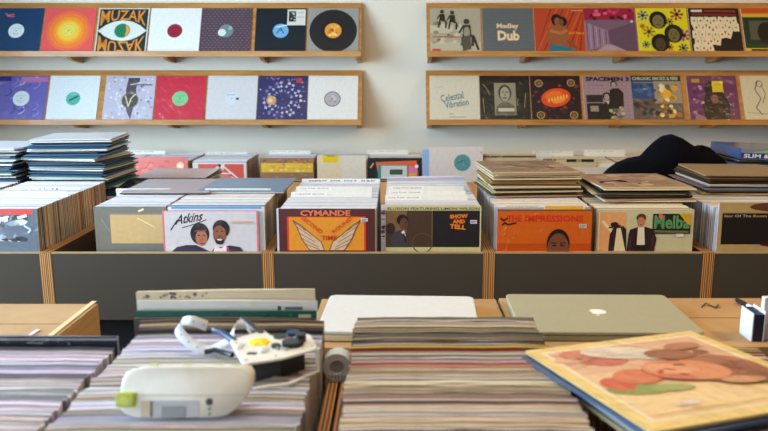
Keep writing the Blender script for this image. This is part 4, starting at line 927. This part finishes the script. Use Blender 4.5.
# fruit-shaped emblem, facing up, bite on the right
bm = bmesh.new(); pts = []
N = 48
for i in range(N):
    t = 2*math.pi*i/N; r = .017*(1 + .06*math.cos(2*t)) - .0022*math.exp(-((t-math.pi/2)/.35)**2) - .0012*math.exp(-((t-3*math.pi/2)/.3)**2)
    x, y = r*math.cos(t), r*math.sin(t)*1.02
    dx, dy = x-.0185, y-.002; q = math.hypot(dx, dy)
    if q < .0075: x, y = .0185+dx/q*.0075 if q > 0 else x, .002+dy/q*.0075; 
    pts.append((x, y))
bm.faces.new([bm.verts.new((x, y, 0)) for x, y in pts])
leaf = [(0.001,.018),(.002,.023),(.006,.0265),(.0075,.0268),(.0072,.022),(.004,.0188)]
bm.faces.new([bm.verts.new((x, y, 0)) for x, y in leaf])
bmesh.ops.triangulate(bm, faces=list(bm.faces))
r_ = bmesh.ops.extrude_face_region(bm, geom=list(bm.faces)); bmesh.ops.translate(bm, verts=[g for g in r_['geom'] if isinstance(g, bmesh.types.BMVert)], vec=(0,0,.0003))
o = obj('lid_emblem', bm, M['logo'], lap); p = at(597.5, 311.5, z=-.514); o.location = (p.x-lx, p.y-ly, .0204); o.rotation_euler = (0,0,R(180)); o['label'] = 'white fruit-shaped emblem'

wc = empty('laptop', (.008, 1.517, H-.5365), (0,0,R(-2.2))); tag(wc, 'closed white laptop lying flat behind the centre records', 'laptop')
bm = bmesh.new(); slab(bm, -.163,.163,-.122,.118,.0015,.014, r=.016); obj('laptop_base', bm, M['casecream'], wc, bevel=.002)
bm = bmesh.new(); slab(bm, -.163,.163,-.122,.118,.0148,.0225, r=.016); obj('laptop_lid', bm, M['casewhite'], wc, bevel=.002)
bm = bmesh.new(); bm_box(bm, -.15,.15,.10,.112,.0005,.0015); obj('rubber_foot', bm, M['black_plastic'], wc)

# ================================================================== ROLL OF TAPE between the bins
p = at(336, 385, z=-.528)
tr = empty('tape_roll', (-.100, 1.205, H-.527)); tag(tr, 'pale blue roll of tape wedged between the two nearest bins', 'tape roll')
bm = bmesh.new()
bmesh.ops.create_cone(bm, cap_ends=False, segments=40, radius1=.024, radius2=.024, depth=.030, matrix=Matrix.Translation((0,0,.026)) @ Matrix.Rotation(R(90),4,'X') @ Matrix.Rotation(R(20),4,'Z'))
bmesh.ops.create_cone(bm, cap_ends=False, segments=40, radius1=.012, radius2=.012, depth=.030, matrix=Matrix.Translation((0,0,.026)) @ Matrix.Rotation(R(90),4,'X') @ Matrix.Rotation(R(20),4,'Z'))
for sgn in (-1, 1):
    outer = [(.024*math.cos(2*math.pi*i/40), sgn*.015, .026+.024*math.sin(2*math.pi*i/40)) for i in range(40)]
    inner = [(.012*math.cos(2*math.pi*i/40), sgn*.015, .026+.012*math.sin(2*math.pi*i/40)) for i in range(40)]
    vo = [bm.verts.new(q) for q in outer]; vi = [bm.verts.new(q) for q in inner]
    for i in range(40): k = (i+1) % 40; bm.faces.new([vo[i], vo[k], vi[k], vi[i]])
obj('tape', bm, M['tape'], tr, smooth=False)
bm = bmesh.new(); cyl(bm, .0118, .026, 28, Matrix.Translation((0,0,.026)) @ Matrix.Rotation(R(90),4,'X')); obj('core', bm, M['white_plastic2'], tr)
bm = bmesh.new(); bm_box(bm, -.016,.016,-.017,.017,0,.003); 
for i in range(6): bm_box(bm, -.015+i*.0055, -.0125+i*.0055, -.019, -.0165, 0, .014)
obj('ribbed_base', bm, M['white_plastic2'], tr)

# ================================================================== LABELLER
S = .000259
lb = empty('label_maker', (-.271, .885, NZ+.0050), (R(-15),0,R(0.5))); tag(lb, 'white handheld label maker with a lime green button on the records', 'label maker')
out = [(88,318),(80,280),(82,215),(92,160),(116,128),(160,113),(230,105),(420,103),(600,104),(680,106),(712,116),(730,140),(731,185),(722,215),(690,270),(650,318),(610,345),(560,354),(400,358),(240,360),(160,354),(115,342)]
def lpt(p): return ((p[0]-400)*S, (360-p[1])*S)
bm = bmesh.new(); rings = []
for y, sc, up in ((0.0,.965,.0),(.0012,.985,0),(.004,1.0,0),(.022,1.0,.0),(.032,.985,.0),(.037,.96,0),(.040,.90,0)):
    rr = []
    for q in out:
        x, z = lpt(q); cz = 33*.001; rr.append(bm.verts.new((x*sc, y, cz+(z-cz)*(sc if sc < 1 else 1))))
    rings.append(rr)
n = len(out)
bm.faces.new(list(reversed(rings[0]))); bm.faces.new(rings[-1])
for ra, rb in zip(rings, rings[1:]):
    for i in range(n): k = (i+1) % n; bm.faces.new([ra[i], ra[k], rb[k], rb[i]])
bmesh.ops.recalc_face_normals(bm, faces=list(bm.faces))
cs = obj('casing', bm, M['white_plastic'], lb, smooth=True); cs.data.set_sharp_from_angle(angle=R(50))
def face_box(name, x0, x1, y0, y1, dep, mat, par=lb, bev=.0008, f=-.0002, y_=0):
    (a0, b0), (a1, b1) = lpt((x0, y1)), lpt((x1, y0))
    bm = bmesh.new(); bm_box(bm, a0, a1, f-dep+y_, .002+y_, b0, b1); return obj(name, bm, mat, par, bevel=bev)
g = face_box('cutter_button', 66, 160, 228, 300, .006, M['lime'], bev=.003); g['label'] = 'lime green button'
bm = bmesh.new(); x_, z_ = lpt((112, 264)); cyl(bm, .0062, .0012, 20, Matrix.Translation((x_,-.0066,z_)) @ Matrix.Rotation(R(90),4,'X')); obj('button_dimple', bm, mat_plain('lime_dark',(196,206,60),.3), g)
h_ = face_box('battery_hatch', 186, 476, 268, 352, .0006, M['white_plastic2'])
face_box('tape_window', 290, 410, 296, 352, .0014, M['grey_window'], h_); face_box('tape_slot', 236, 244, 272, 350, .0012, M['black_plastic'], h_, 0)
face_box('tape_guide', 192, 232, 274, 346, .0010, M['casecream'], h_, 0)
face_box('seam_line', 180, 705, 242, 245, .00015, mat_plain('seam',(180,178,170),.5), lb, 0)
bm = bmesh.new(); x_, z_ = lpt((524,276)); cyl(bm, .0046, .0014, 20, Matrix.Translation((x_,-.0004,z_)) @ Matrix.Rotation(R(90),4,'X')); obj('power_socket', bm, M['black_plastic'], lb)
for yy_ in (310, 336):
    bm = bmesh.new(); x_, z_ = lpt((526,yy_)); cyl(bm, .0014, .001, 12, Matrix.Translation((x_,-.0004,z_)) @ Matrix.Rotation(R(90),4,'X')); obj('screw_hole', bm, M['black_plastic'], lb)
for xx_ in (232, 400, 558, 640):
    x_, z_ = lpt((xx_, 104)); bm = bmesh.new(); bm_box(bm, x_-.005, x_+.005, .010, .020, z_-.0004, z_+.0016); obj('top_key', bm, mat_plain('pale_green_key',(206,214,170),.4), lb, bevel=.0008)

# ================================================================== PRICE GUN MECHANISM
ZG = NZ + .0035
pg = empty('price_gun', (-.160, 1.03, ZG)); tag(pg, 'opened white price gun with black gears and yellow grease on records', 'price gun')
def gp(u, v, z=-.405): p = at(u, v, z=z); return (p.x+.160, p.y-1.03)
zt_ = (H-.405) - ZG
plate = [gp(*q) for q in ((230,341),(232,339),(259,331),(264,330),(271,335),(284,338),(296,336),(306,333),(311,335),(317,346),(315,349),(282,358),(250,363),(244,364),(241,361))]
bm = bmesh.new(); lo = [bm.verts.new((x,y,zt_-.004)) for x,y in plate]; hi = [bm.verts.new((x,y,zt_)) for x,y in plate]
bm.faces.new(hi); bm.faces.new(list(reversed(lo)))
for i in range(len(plate)): k=(i+1)%len(plate); bm.faces.new([lo[i],lo[k],hi[k],hi[i]])
bmesh.ops.recalc_face_normals(bm, faces=list(bm.faces))
obj('cover_plate', bm, M['white_plastic'], pg, bevel=.0015)
# lower frame: a bent bar and uprights
def bar(pts, r, name, mat, par):
    cu = bpy.data.curves.new(name, 'CURVE'); cu.dimensions = '3D'; cu.bevel_depth = r; cu.bevel_resolution = 3; cu.use_fill_caps = True
    sp = cu.splines.new('POLY'); sp.points.add(len(pts)-1)
    for q, c in zip(sp.points, pts): q.co = (*c, 1)
    tmp = bpy.data.objects.new(name, cu); C.objects.link(tmp)
    dg = bpy.context.evaluated_depsgraph_get(); dg.update(); me = bpy.data.meshes.new_from_object(tmp.evaluated_get(dg))
    bpy.data.objects.remove(tmp); bpy.data.curves.remove(cu)
    me.materials.clear(); me.materials.append(mat)
    o = bpy.data.objects.new(name, me); C.objects.link(o); o.parent = par
    for p_ in me.polygons: p_.use_smooth = True
    return o
a1, a2, a3, a4 = gp(317,347), gp(284,358), gp(246,363), gp(262,331)
dz = .0022
bar([(a1[0],a1[1],zt_-.004),(a1[0]+.001,a1[1]-.001,dz),(a2[0]+.006,a2[1]-.004,dz),(a3[0]+.012,a3[1]-.002,dz)], .0028, 'lower_frame', M['white_plastic'], pg)
bar([(a1[0]-.001,a1[1],zt_-.003),(gp(308,334)[0],gp(308,334)[1]-.003,zt_-.002)], .0022, 'frame_rail', M['white_plastic'], pg)
bm = bmesh.new(); ins = [gp(*q) for q in ((240,344),(262,334),(298,339),(305,345),(280,352),(249,357))]
lo = [bm.verts.new((x,y,.0005)) for x,y in ins]; hi = [bm.verts.new((x,y,zt_-.0045)) for x,y in ins]
bm.faces.new(hi); bm.faces.new(list(reversed(lo)))
for i in range(len(ins)): k=(i+1)%len(ins); bm.faces.new([lo[i],lo[k],hi[k],hi[i]])
bmesh.ops.recalc_face_normals(bm, faces=list(bm.faces)); obj('mechanism_body', bm, M['black_plastic'], pg, bevel=.002)
def disc_at(u, v, r, h, name, mat, z=zt_, par=pg, seg=24):
    x, y = gp(u, v); bm = bmesh.new(); cyl(bm, r, h, seg, Matrix.Translation((x, y, z+h/2))); return obj(name, bm, mat, par, bevel=.0004)
gr = disc_at(293, 345, .014, .007, 'gear', M['black_plastic'])
# teeth
bm = bmesh.new(); x, y = gp(293,345)
for i in range(18):
    t = 2*math.pi*i/18; m_ = Matrix.Translation((x+.0145*math.cos(t), y+.0145*math.sin(t), zt_+.0035)) @ Matrix.Rotation(t,4,'Z') @ Matrix.Diagonal((.003,.002,.006,1)); bmesh.ops.create_cube(bm, size=1, matrix=m_)
obj('gear_teeth', bm, M['black_plastic'], gr)
disc_at(301, 341, .008, .012, 'drive_knob', M['black_plastic']); disc_at(276, 347, .007, .004, 'gear', M['black_plastic']); disc_at(286, 350, .0035, .004, 'pin', M['steel']); disc_at(278, 349.5, .003, .004, 'pin', M['steel'])
disc_at(293, 332.5, .010, .006, 'print_wheel', M['blue_plastic'], z=zt_-.004); disc_at(280, 337, .010, .003, 'rubber_ring', M['black_plastic'], z=zt_-.001)
for u, v in ((236,343),(262,332.5),(246,360),(276,356),(312,346)): disc_at(u, v, .0016, .001, 'screw', M['steel'])
x, y = gp(252, 353.5); bm = bmesh.new(); bm_box(bm, x-.007, x+.007, y-.004, y+.004, zt_, zt_+.0006); obj('slot', bm, M['black_plastic'], pg)
for u, v, w_ in ((241,346,.003),(265,350,.004)):
    x, y = gp(u, v); bm = bmesh.new(); bm_box(bm, x-w_, x+w_, y-.012, y+.006, zt_, zt_+.002); obj('ridge', bm, M['white_plastic2'], pg, bevel=.0006)
# grease patch
bm = bmesh.new(); x, y = gp(259, 343); rg = random.Random(5); c0 = bm.verts.new((x,y,zt_+.0045)); ring_ = []
for i in range(22):
    t = 2*math.pi*i/22; r_ = .0135*rg.uniform(.7,1.2); ring_.append(bm.verts.new((x+r_*1.25*math.cos(t), y+r_*math.sin(t), zt_+.0002)))
mid_ = []
for i in range(22):
    t = 2*math.pi*i/22; r_ = .0085*rg.uniform(.7,1.2); mid_.append(bm.verts.new((x+r_*1.25*math.cos(t), y+r_*math.sin(t), zt_+.0035+rg.uniform(-.001,.0015))))
for i in range(22):
    k=(i+1)%22; bm.faces.new([ring_[i],ring_[k],mid_[k],mid_[i]]); bm.faces.new([mid_[i],mid_[k],c0])
o = obj('grease_patch', bm, M['yellow'], pg, smooth=True); o['label'] = 'bright yellow lump'
# blue pad and dark lever leading back left
bar([(*gp(236,340),zt_-.004),(*gp(222,329),zt_-.006),(*gp(214,325),zt_-.008)], .0055, 'blue_lever', M['blue_plastic'], pg)
bar([(*gp(262,333),zt_-.004),(*gp(252,326),zt_-.003),(*gp(243,320),zt_+.000)], .0065, 'dark_lever', mat_plain('dark_grey_plastic',(52,50,56),.5), pg)
bar([(*gp(232,346),zt_-.014),(*gp(214,340),zt_-.016),(*gp(204,341),zt_-.018)], .004, 'dark_lever', M['black_plastic'], pg)

# paper strip
def ribbon(name, path, width, mat, par, dots=True):
    bm = bmesh.new(); prev = None; L = []
    for (c, n_) in path:
        a_ = bm.verts.new(c + n_*width/2); b_ = bm.verts.new(c - n_*width/2)
        if prev: bm.faces.new([prev[0], prev[1], b_, a_])
        prev = (a_, b_)
    o = obj(name, bm, mat, par, smooth=True)
    s_ = o.modifiers.new('thick', 'SOLIDIFY'); s_.thickness = .0004
    return o
ps = empty('label_strip', (-.235, 1.05, ZG)); tag(ps, 'curled white strip of price labels trailing from the opened price gun', 'label strip')
Z0 = Vector((-.235, 1.05, ZG))
def ctl(u, v, z): return at(u, v, z=z) - Z0
def smooth_path(pts, ns, n=10):
    res = []
    P_ = [pts[0]] + pts + [pts[-1]]; Q = [ns[0]] + ns + [ns[-1]]
    for i in range(1, len(P_)-2):
        for k in range(n):
            t = k/n
            def cr(a, b, c, d): return .5*((2*b)+(-a+c)*t+(2*a-5*b+4*c-d)*t*t+(-a+3*b-3*c+d)*t*t*t)
            res.append((cr(P_[i-1],P_[i],P_[i+1],P_[i+2]), cr(Q[i-1],Q[i],Q[i+1],Q[i+2]).normalized()))
    res.append((pts[-1], ns[-1].normalized())); return res
V = Vector
pts = [ctl(207,326,-.405), ctl(192,321,-.392), ctl(181,322,-.398), ctl(179,331,-.412), ctl(190,343,-.428), ctl(205,350,-.437), ctl(218,348,-.434), ctl(230,341,-.420)]
nsv = [V((.25,.15,.95)), V((.2,.0,1)), V((.5,-.2,.85)), V((.8,-.1,.6)), V((.5,.5,.7)), V((.15,.6,.8)), V((-.1,.5,.85)), V((-.1,.3,.9))]
path = smooth_path(pts, nsv)
ribbon('paper_strip', path, .017, M['paper'], ps)
bm = bmesh.new()
for i in range(3, len(path)-3, 6):
    c, n_ = path[i]; tng = (path[i+1][0]-path[i-1][0]).normalized(); nn = tng.cross(n_).normalized()
    for sg in (-1, 1):
        cc = c + n_*0.0 + nn*sg*.0007
        vs = [bm.verts.new(cc + tng*.0012*math.cos(a_) + n_*.0012*math.sin(a_)) for a_ in [2*math.pi*k/8 for k in range(8)]]; bm.faces.new(vs)
obj('sprocket_mark', bm, M['black_plastic'], ps)
pts = [ctl(232,340,-.410), ctl(232,331,-.402), ctl(238,325,-.398), ctl(247,326,-.400), ctl(250,334,-.405)]
nsv = [V((.6,.2,.8)), V((.6,.1,.8)), V((.1,.2,1)), V((-.5,.2,.8)), V((-.6,.2,.8))]
ribbon('paper_loop', smooth_path(pts, nsv), .014, M['paper'], ps)

# ================================================================== TILTED COVER on flat records
Lp, Bp, Fp = at(525, 352, z=-.437), at(690, 332, z=-.440), at(655, 425.5, z=-.421)
ex = (Bp - Lp).normalized(); ey = (Lp - Fp); ey = (ey - ex*ey.dot(ex)).normalized(); ez = ex.cross(ey)
side_len = .312
mw = Matrix((( ex.x, -ez.x, ey.x),(ex.y, -ez.y, ey.y),(ex.z, -ez.z, ey.z)))   # cover local: x right, -y out of face, z up the sleeve
org = (Lp + ex*side_len/2 - ey*side_len)
a = Art(side_len, side_len); a.rect(0,0,1,1,(232,200,128)); a.rect(.055,.07,.945,.94,(238,222,184)); a.rect(.075,.09,.925,.92,(230,192,148))
a.rect(.08,.09,.92,.36,(236,202,150)); a.rect(.08,.60,.92,.92,(222,174,138)); 
a.speck(20,.08,.62,.5,.92,[(206,120,96),(226,170,140),(216,190,130),(196,130,110)],.04,.09,21)
a.ell(.30,.72,.10,.06,(200,110,90)); a.ell(.18,.86,.07,.04,(206,126,96)); a.ell(.22,.37,.15,.06,(146,154,80),rot=-.2); a.ell(.36,.34,.10,.04,(160,164,96),rot=-.2); a.ell(.16,.45,.07,.08,(206,96,70),rot=.4); a.ell(.30,.50,.12,.09,(214,120,86))
a.ell(.42,.80,.20,.09,(224,206,184),rot=-.35); a.ell(.54,.72,.16,.06,(214,200,180),rot=-.3); a.line([(.30,.80),(.44,.74),(.6,.66)],.012,(190,170,150))
a.ell(.72,.50,.22,.16,(166,104,72),rot=-.45); a.ell(.80,.38,.13,.13,(150,90,62),rot=-.6); a.ell(.70,.36,.16,.07,(158,98,68),rot=-.2); a.speck(16,.6,.3,.92,.7,[(140,84,58),(176,116,80)],.02,.05,41); a.ell(.62,.70,.12,.07,(160,100,70),rot=-.3); a.ell(.76,.78,.1,.05,(180,120,84))
a.ell(.55,.49,.20,.13,(216,140,96),rot=-.40); a.ell(.50,.52,.12,.07,(226,156,112),rot=-.4); a.ell(.46,.42,.08,.03,(206,110,80),rot=-.4); a.ell(.56,.55,.030,.012,(120,64,46),rot=-.4); a.ell(.50,.44,.022,.010,(120,64,46),rot=-.4); a.ell(.42,.50,.03,.012,(190,70,56),rot=.8); a.line([(.60,.60),(.54,.62)],.012,(120,70,50)); a.line([(.50,.50),(.46,.53)],.010,(180,100,70))
a.ell(.70,.30,.10,.04,(206,150,104),rot=-.2); a.ell(.3,.16,.05,.02,(226,206,200))
a.line([(.09,.12),(.91,.12)],.012,(236,206,140))
root = cover('record_cover', 'large cream-bordered painted portrait cover lying tilted over the right records', org, mw.to_euler(), a, w=side_len, h=side_len, face=(226,190,120), side=(206,176,110), th=.004, mat='paint_rough')
for i, (c, sh, yw) in enumerate([((70,92,130),(.006,-.004),-3.0), ((150,160,170),(.000,.006),2.5), ((44,52,70),(.012,.002),-1.5), ((190,176,140),(.004,.006),1.5)]):
    m2 = mw @ Matrix.Rotation(R(yw), 3, 'Y')
    o = record(org - ez*(.0070+.0062*i) + ex*sh[0] + ey*sh[1], m2.to_euler(), c, f'{cname(c)} record sleeve lying {ordinal(i+1)} beneath the tilted portrait cover', 'records lying under the tilted cover')

# ================================================================== SMALL THINGS AT THE RIGHT EDGE
p = at(757, 341, z=-.533)
nb = empty('narrow_box', (p.x, p.y, H-.5345)); tag(nb, 'narrow navy box with white borders standing near the right edge', 'small box')
bm = bmesh.new(); bm_box(bm, -.010,.010,0,.05,.0,.056); obj('box', bm, M['navy'], nb)
for s_ in (-1, 1):
    bm = bmesh.new(); bm_box(bm, min(s_*.0105,s_*.0125), max(s_*.0105,s_*.0125), -.001,.05,0,.058 if s_ < 0 else .062); obj('white_border', bm, M['paper'], nb)
p = at(770, 341, z=-.533)
nb = empty('white_folder', (p.x+.02, p.y+.01, H-.5345), (0,0,R(3))); tag(nb, 'white folder standing at the right edge beside the narrow navy box', 'folder')
bm = bmesh.new(); bm_box(bm, -.034,.045,0,.012,0,.088); obj('folder_cover', bm, M['paper'], nb, bevel=.001)
bm = bmesh.new(); bm_box(bm, -.018,.035,-.012,-.001,.0,.045); bm_box(bm, -.010,.03,-.018,-.012,.03,.04); obj('clip', bm, M['black_plastic'], nb, bevel=.001)
p0, p1 = at(738,298,z=-.500), at(756,308,z=-.520)
pn = empty('marker_pen', (p1.x, p1.y, H-.5340)); tag(pn, 'black and white marker pen lying on the wide cardboard box', 'pen')
q0 = at(737,298,z=-.524)-Vector(pn.location); q1 = at(757,308,z=-.524)-Vector(pn.location); q0.z = q1.z = .0055
qm = q0.lerp(q1,.55)
bar([q0,qm], .005, 'pen_cap', M['black_plastic'], pn); bar([qm,q1], .0045, 'pen_barrel', M['paper'], pn)

# ================================================================== LIGHTS
def area(name, loc, rot, sx, sy, power, col):
    l = bpy.data.lights.new(name, 'AREA'); l.shape = 'RECTANGLE'; l.size = sx; l.size_y = sy; l.energy = power; l.color = col
    o = bpy.data.objects.new(name, l); C.objects.link(o); o.location = loc; o.rotation_euler = rot; return o
# daylight coming in through the two shop windows
area('daylight_window_1', (XL-.12, (WY0+WY1)/2, (WZ0+WZ1)/2), (0, R(-90), 0), WZ1-WZ0, WY1-WY0, 300, (.62,.82,1.0))
area('daylight_window_2', ((FX0+FX1)/2, YF-.12, 1.75), (R(90), 0, 0), FX1-FX0, 1.9, 42, (.92,.96,1.0))
# flat ceiling lamps over the counters
for lbl, x, y, sx, sy, pw_, col in [('flat ceiling lamp over the nearest bins', -.1, 1.05, 1.5, .5, 14, (1.0,.86,.66)), ('flat ceiling lamp over the grey-fronted bins', .2, 3.0, 1.8, .4, 4, (1.0,.84,.62))]:
    root = empty('ceiling_lamp', (x, y, ZC)); tag(root, lbl, 'lamp')
    bm = bmesh.new(); bm_box(bm, -sx/2-.02, sx/2+.02, -sy/2-.02, sy/2+.02, -.05, -.001); obj('lamp_housing', bm, M['frame_white'], root, bevel=.004)
    bm = bmesh.new(); bm_box(bm, -sx/2, sx/2, -sy/2, sy/2, -.056, -.051); obj('diffuser', bm, M['lamp_soft'], root)
    area('ceiling_light', (x, y, ZC-.06), (0,0,0), sx, sy, pw_, col)
# warm track lamps over the right side of the shop
for i, (x, y, tx, ty, tz, pw_) in enumerate([(3.3,1.9,1.9,4.8,1.4,16),(2.4,1.2,.6,1.2,1.1,34),(2.0,1.0,1.2,2.8,1.0,12),(3.35,2.5,1.3,4.6,.6,22)]):
    root = empty('ceiling_lamp', (x, y, ZC)); tag(root, ['track lamp on the ceiling aimed at the back wall','track lamp on the ceiling aimed at the nearest records','track lamp on the ceiling aimed at the grey-fronted bins','track lamp on the ceiling aimed at the bundled jacket'][i], 'lamp', 'warm ceiling track lamps')
    d = (Vector((tx,ty,tz)) - Vector((x,y,ZC-.15))).normalized()
    q = d.to_track_quat('-Z', 'Y')
    bm = bmesh.new(); cyl(bm, .008, .14, 12, Matrix.Translation((0,0,-.07))); obj('stem', bm, M['lamp_metal'], root)
    bm = bmesh.new(); cyl(bm, .045, .10, 24, Matrix.Translation(Vector((0,0,-.15))) @ q.to_matrix().to_4x4()); obj('lamp_housing', bm, M['lamp_metal'], root)
    bm = bmesh.new(); cyl(bm, .038, .004, 24, Matrix.Translation(Vector((0,0,-.15)) + d*.053) @ q.to_matrix().to_4x4()); obj('bulb_face', bm, M['lamp_glow'], root)
    l = bpy.data.lights.new('track_light', 'SPOT'); l.energy = pw_*4; l.color = (1.0,.62,.26); l.spot_size = R(95); l.spot_blend = 1.0; l.shadow_soft_size = .10
    o = bpy.data.objects.new('track_light', l); C.objects.link(o); o.location = Vector((x,y,ZC-.15)) + d*.07; o.rotation_euler = q.to_euler()

w = bpy.data.worlds.new('World'); bpy.context.scene.world = w; w.use_nodes = True
bg = w.node_tree.nodes['Background']; bg.inputs[0].default_value = (.55,.75,1.0,1); bg.inputs[1].default_value = 1.0

# ================================================================== CAMERA
cam = bpy.data.cameras.new('camera'); co = bpy.data.objects.new('camera', cam); C.objects.link(co)
co.location = (0, 0, H); co.rotation_euler = (R(90) - PITCH, 0, 0)
cam.sensor_width = 36; cam.lens = F*36/768; cam.shift_x = -12/768
cam.clip_start = .05
cam.dof.use_dof = True; cam.dof.focus_distance = 2.45; cam.dof.aperture_fstop = 4.8
sc = bpy.context.scene; sc.camera = co
sc.view_settings.view_transform = 'Standard'; sc.view_settings.look = 'None'; sc.view_settings.gamma = 1.0
sc.view_settings.exposure = 0.0; sc.view_settings.use_curve_mapping = False
sc.cycles.use_denoising = True
sc.cycles.max_bounces = 6
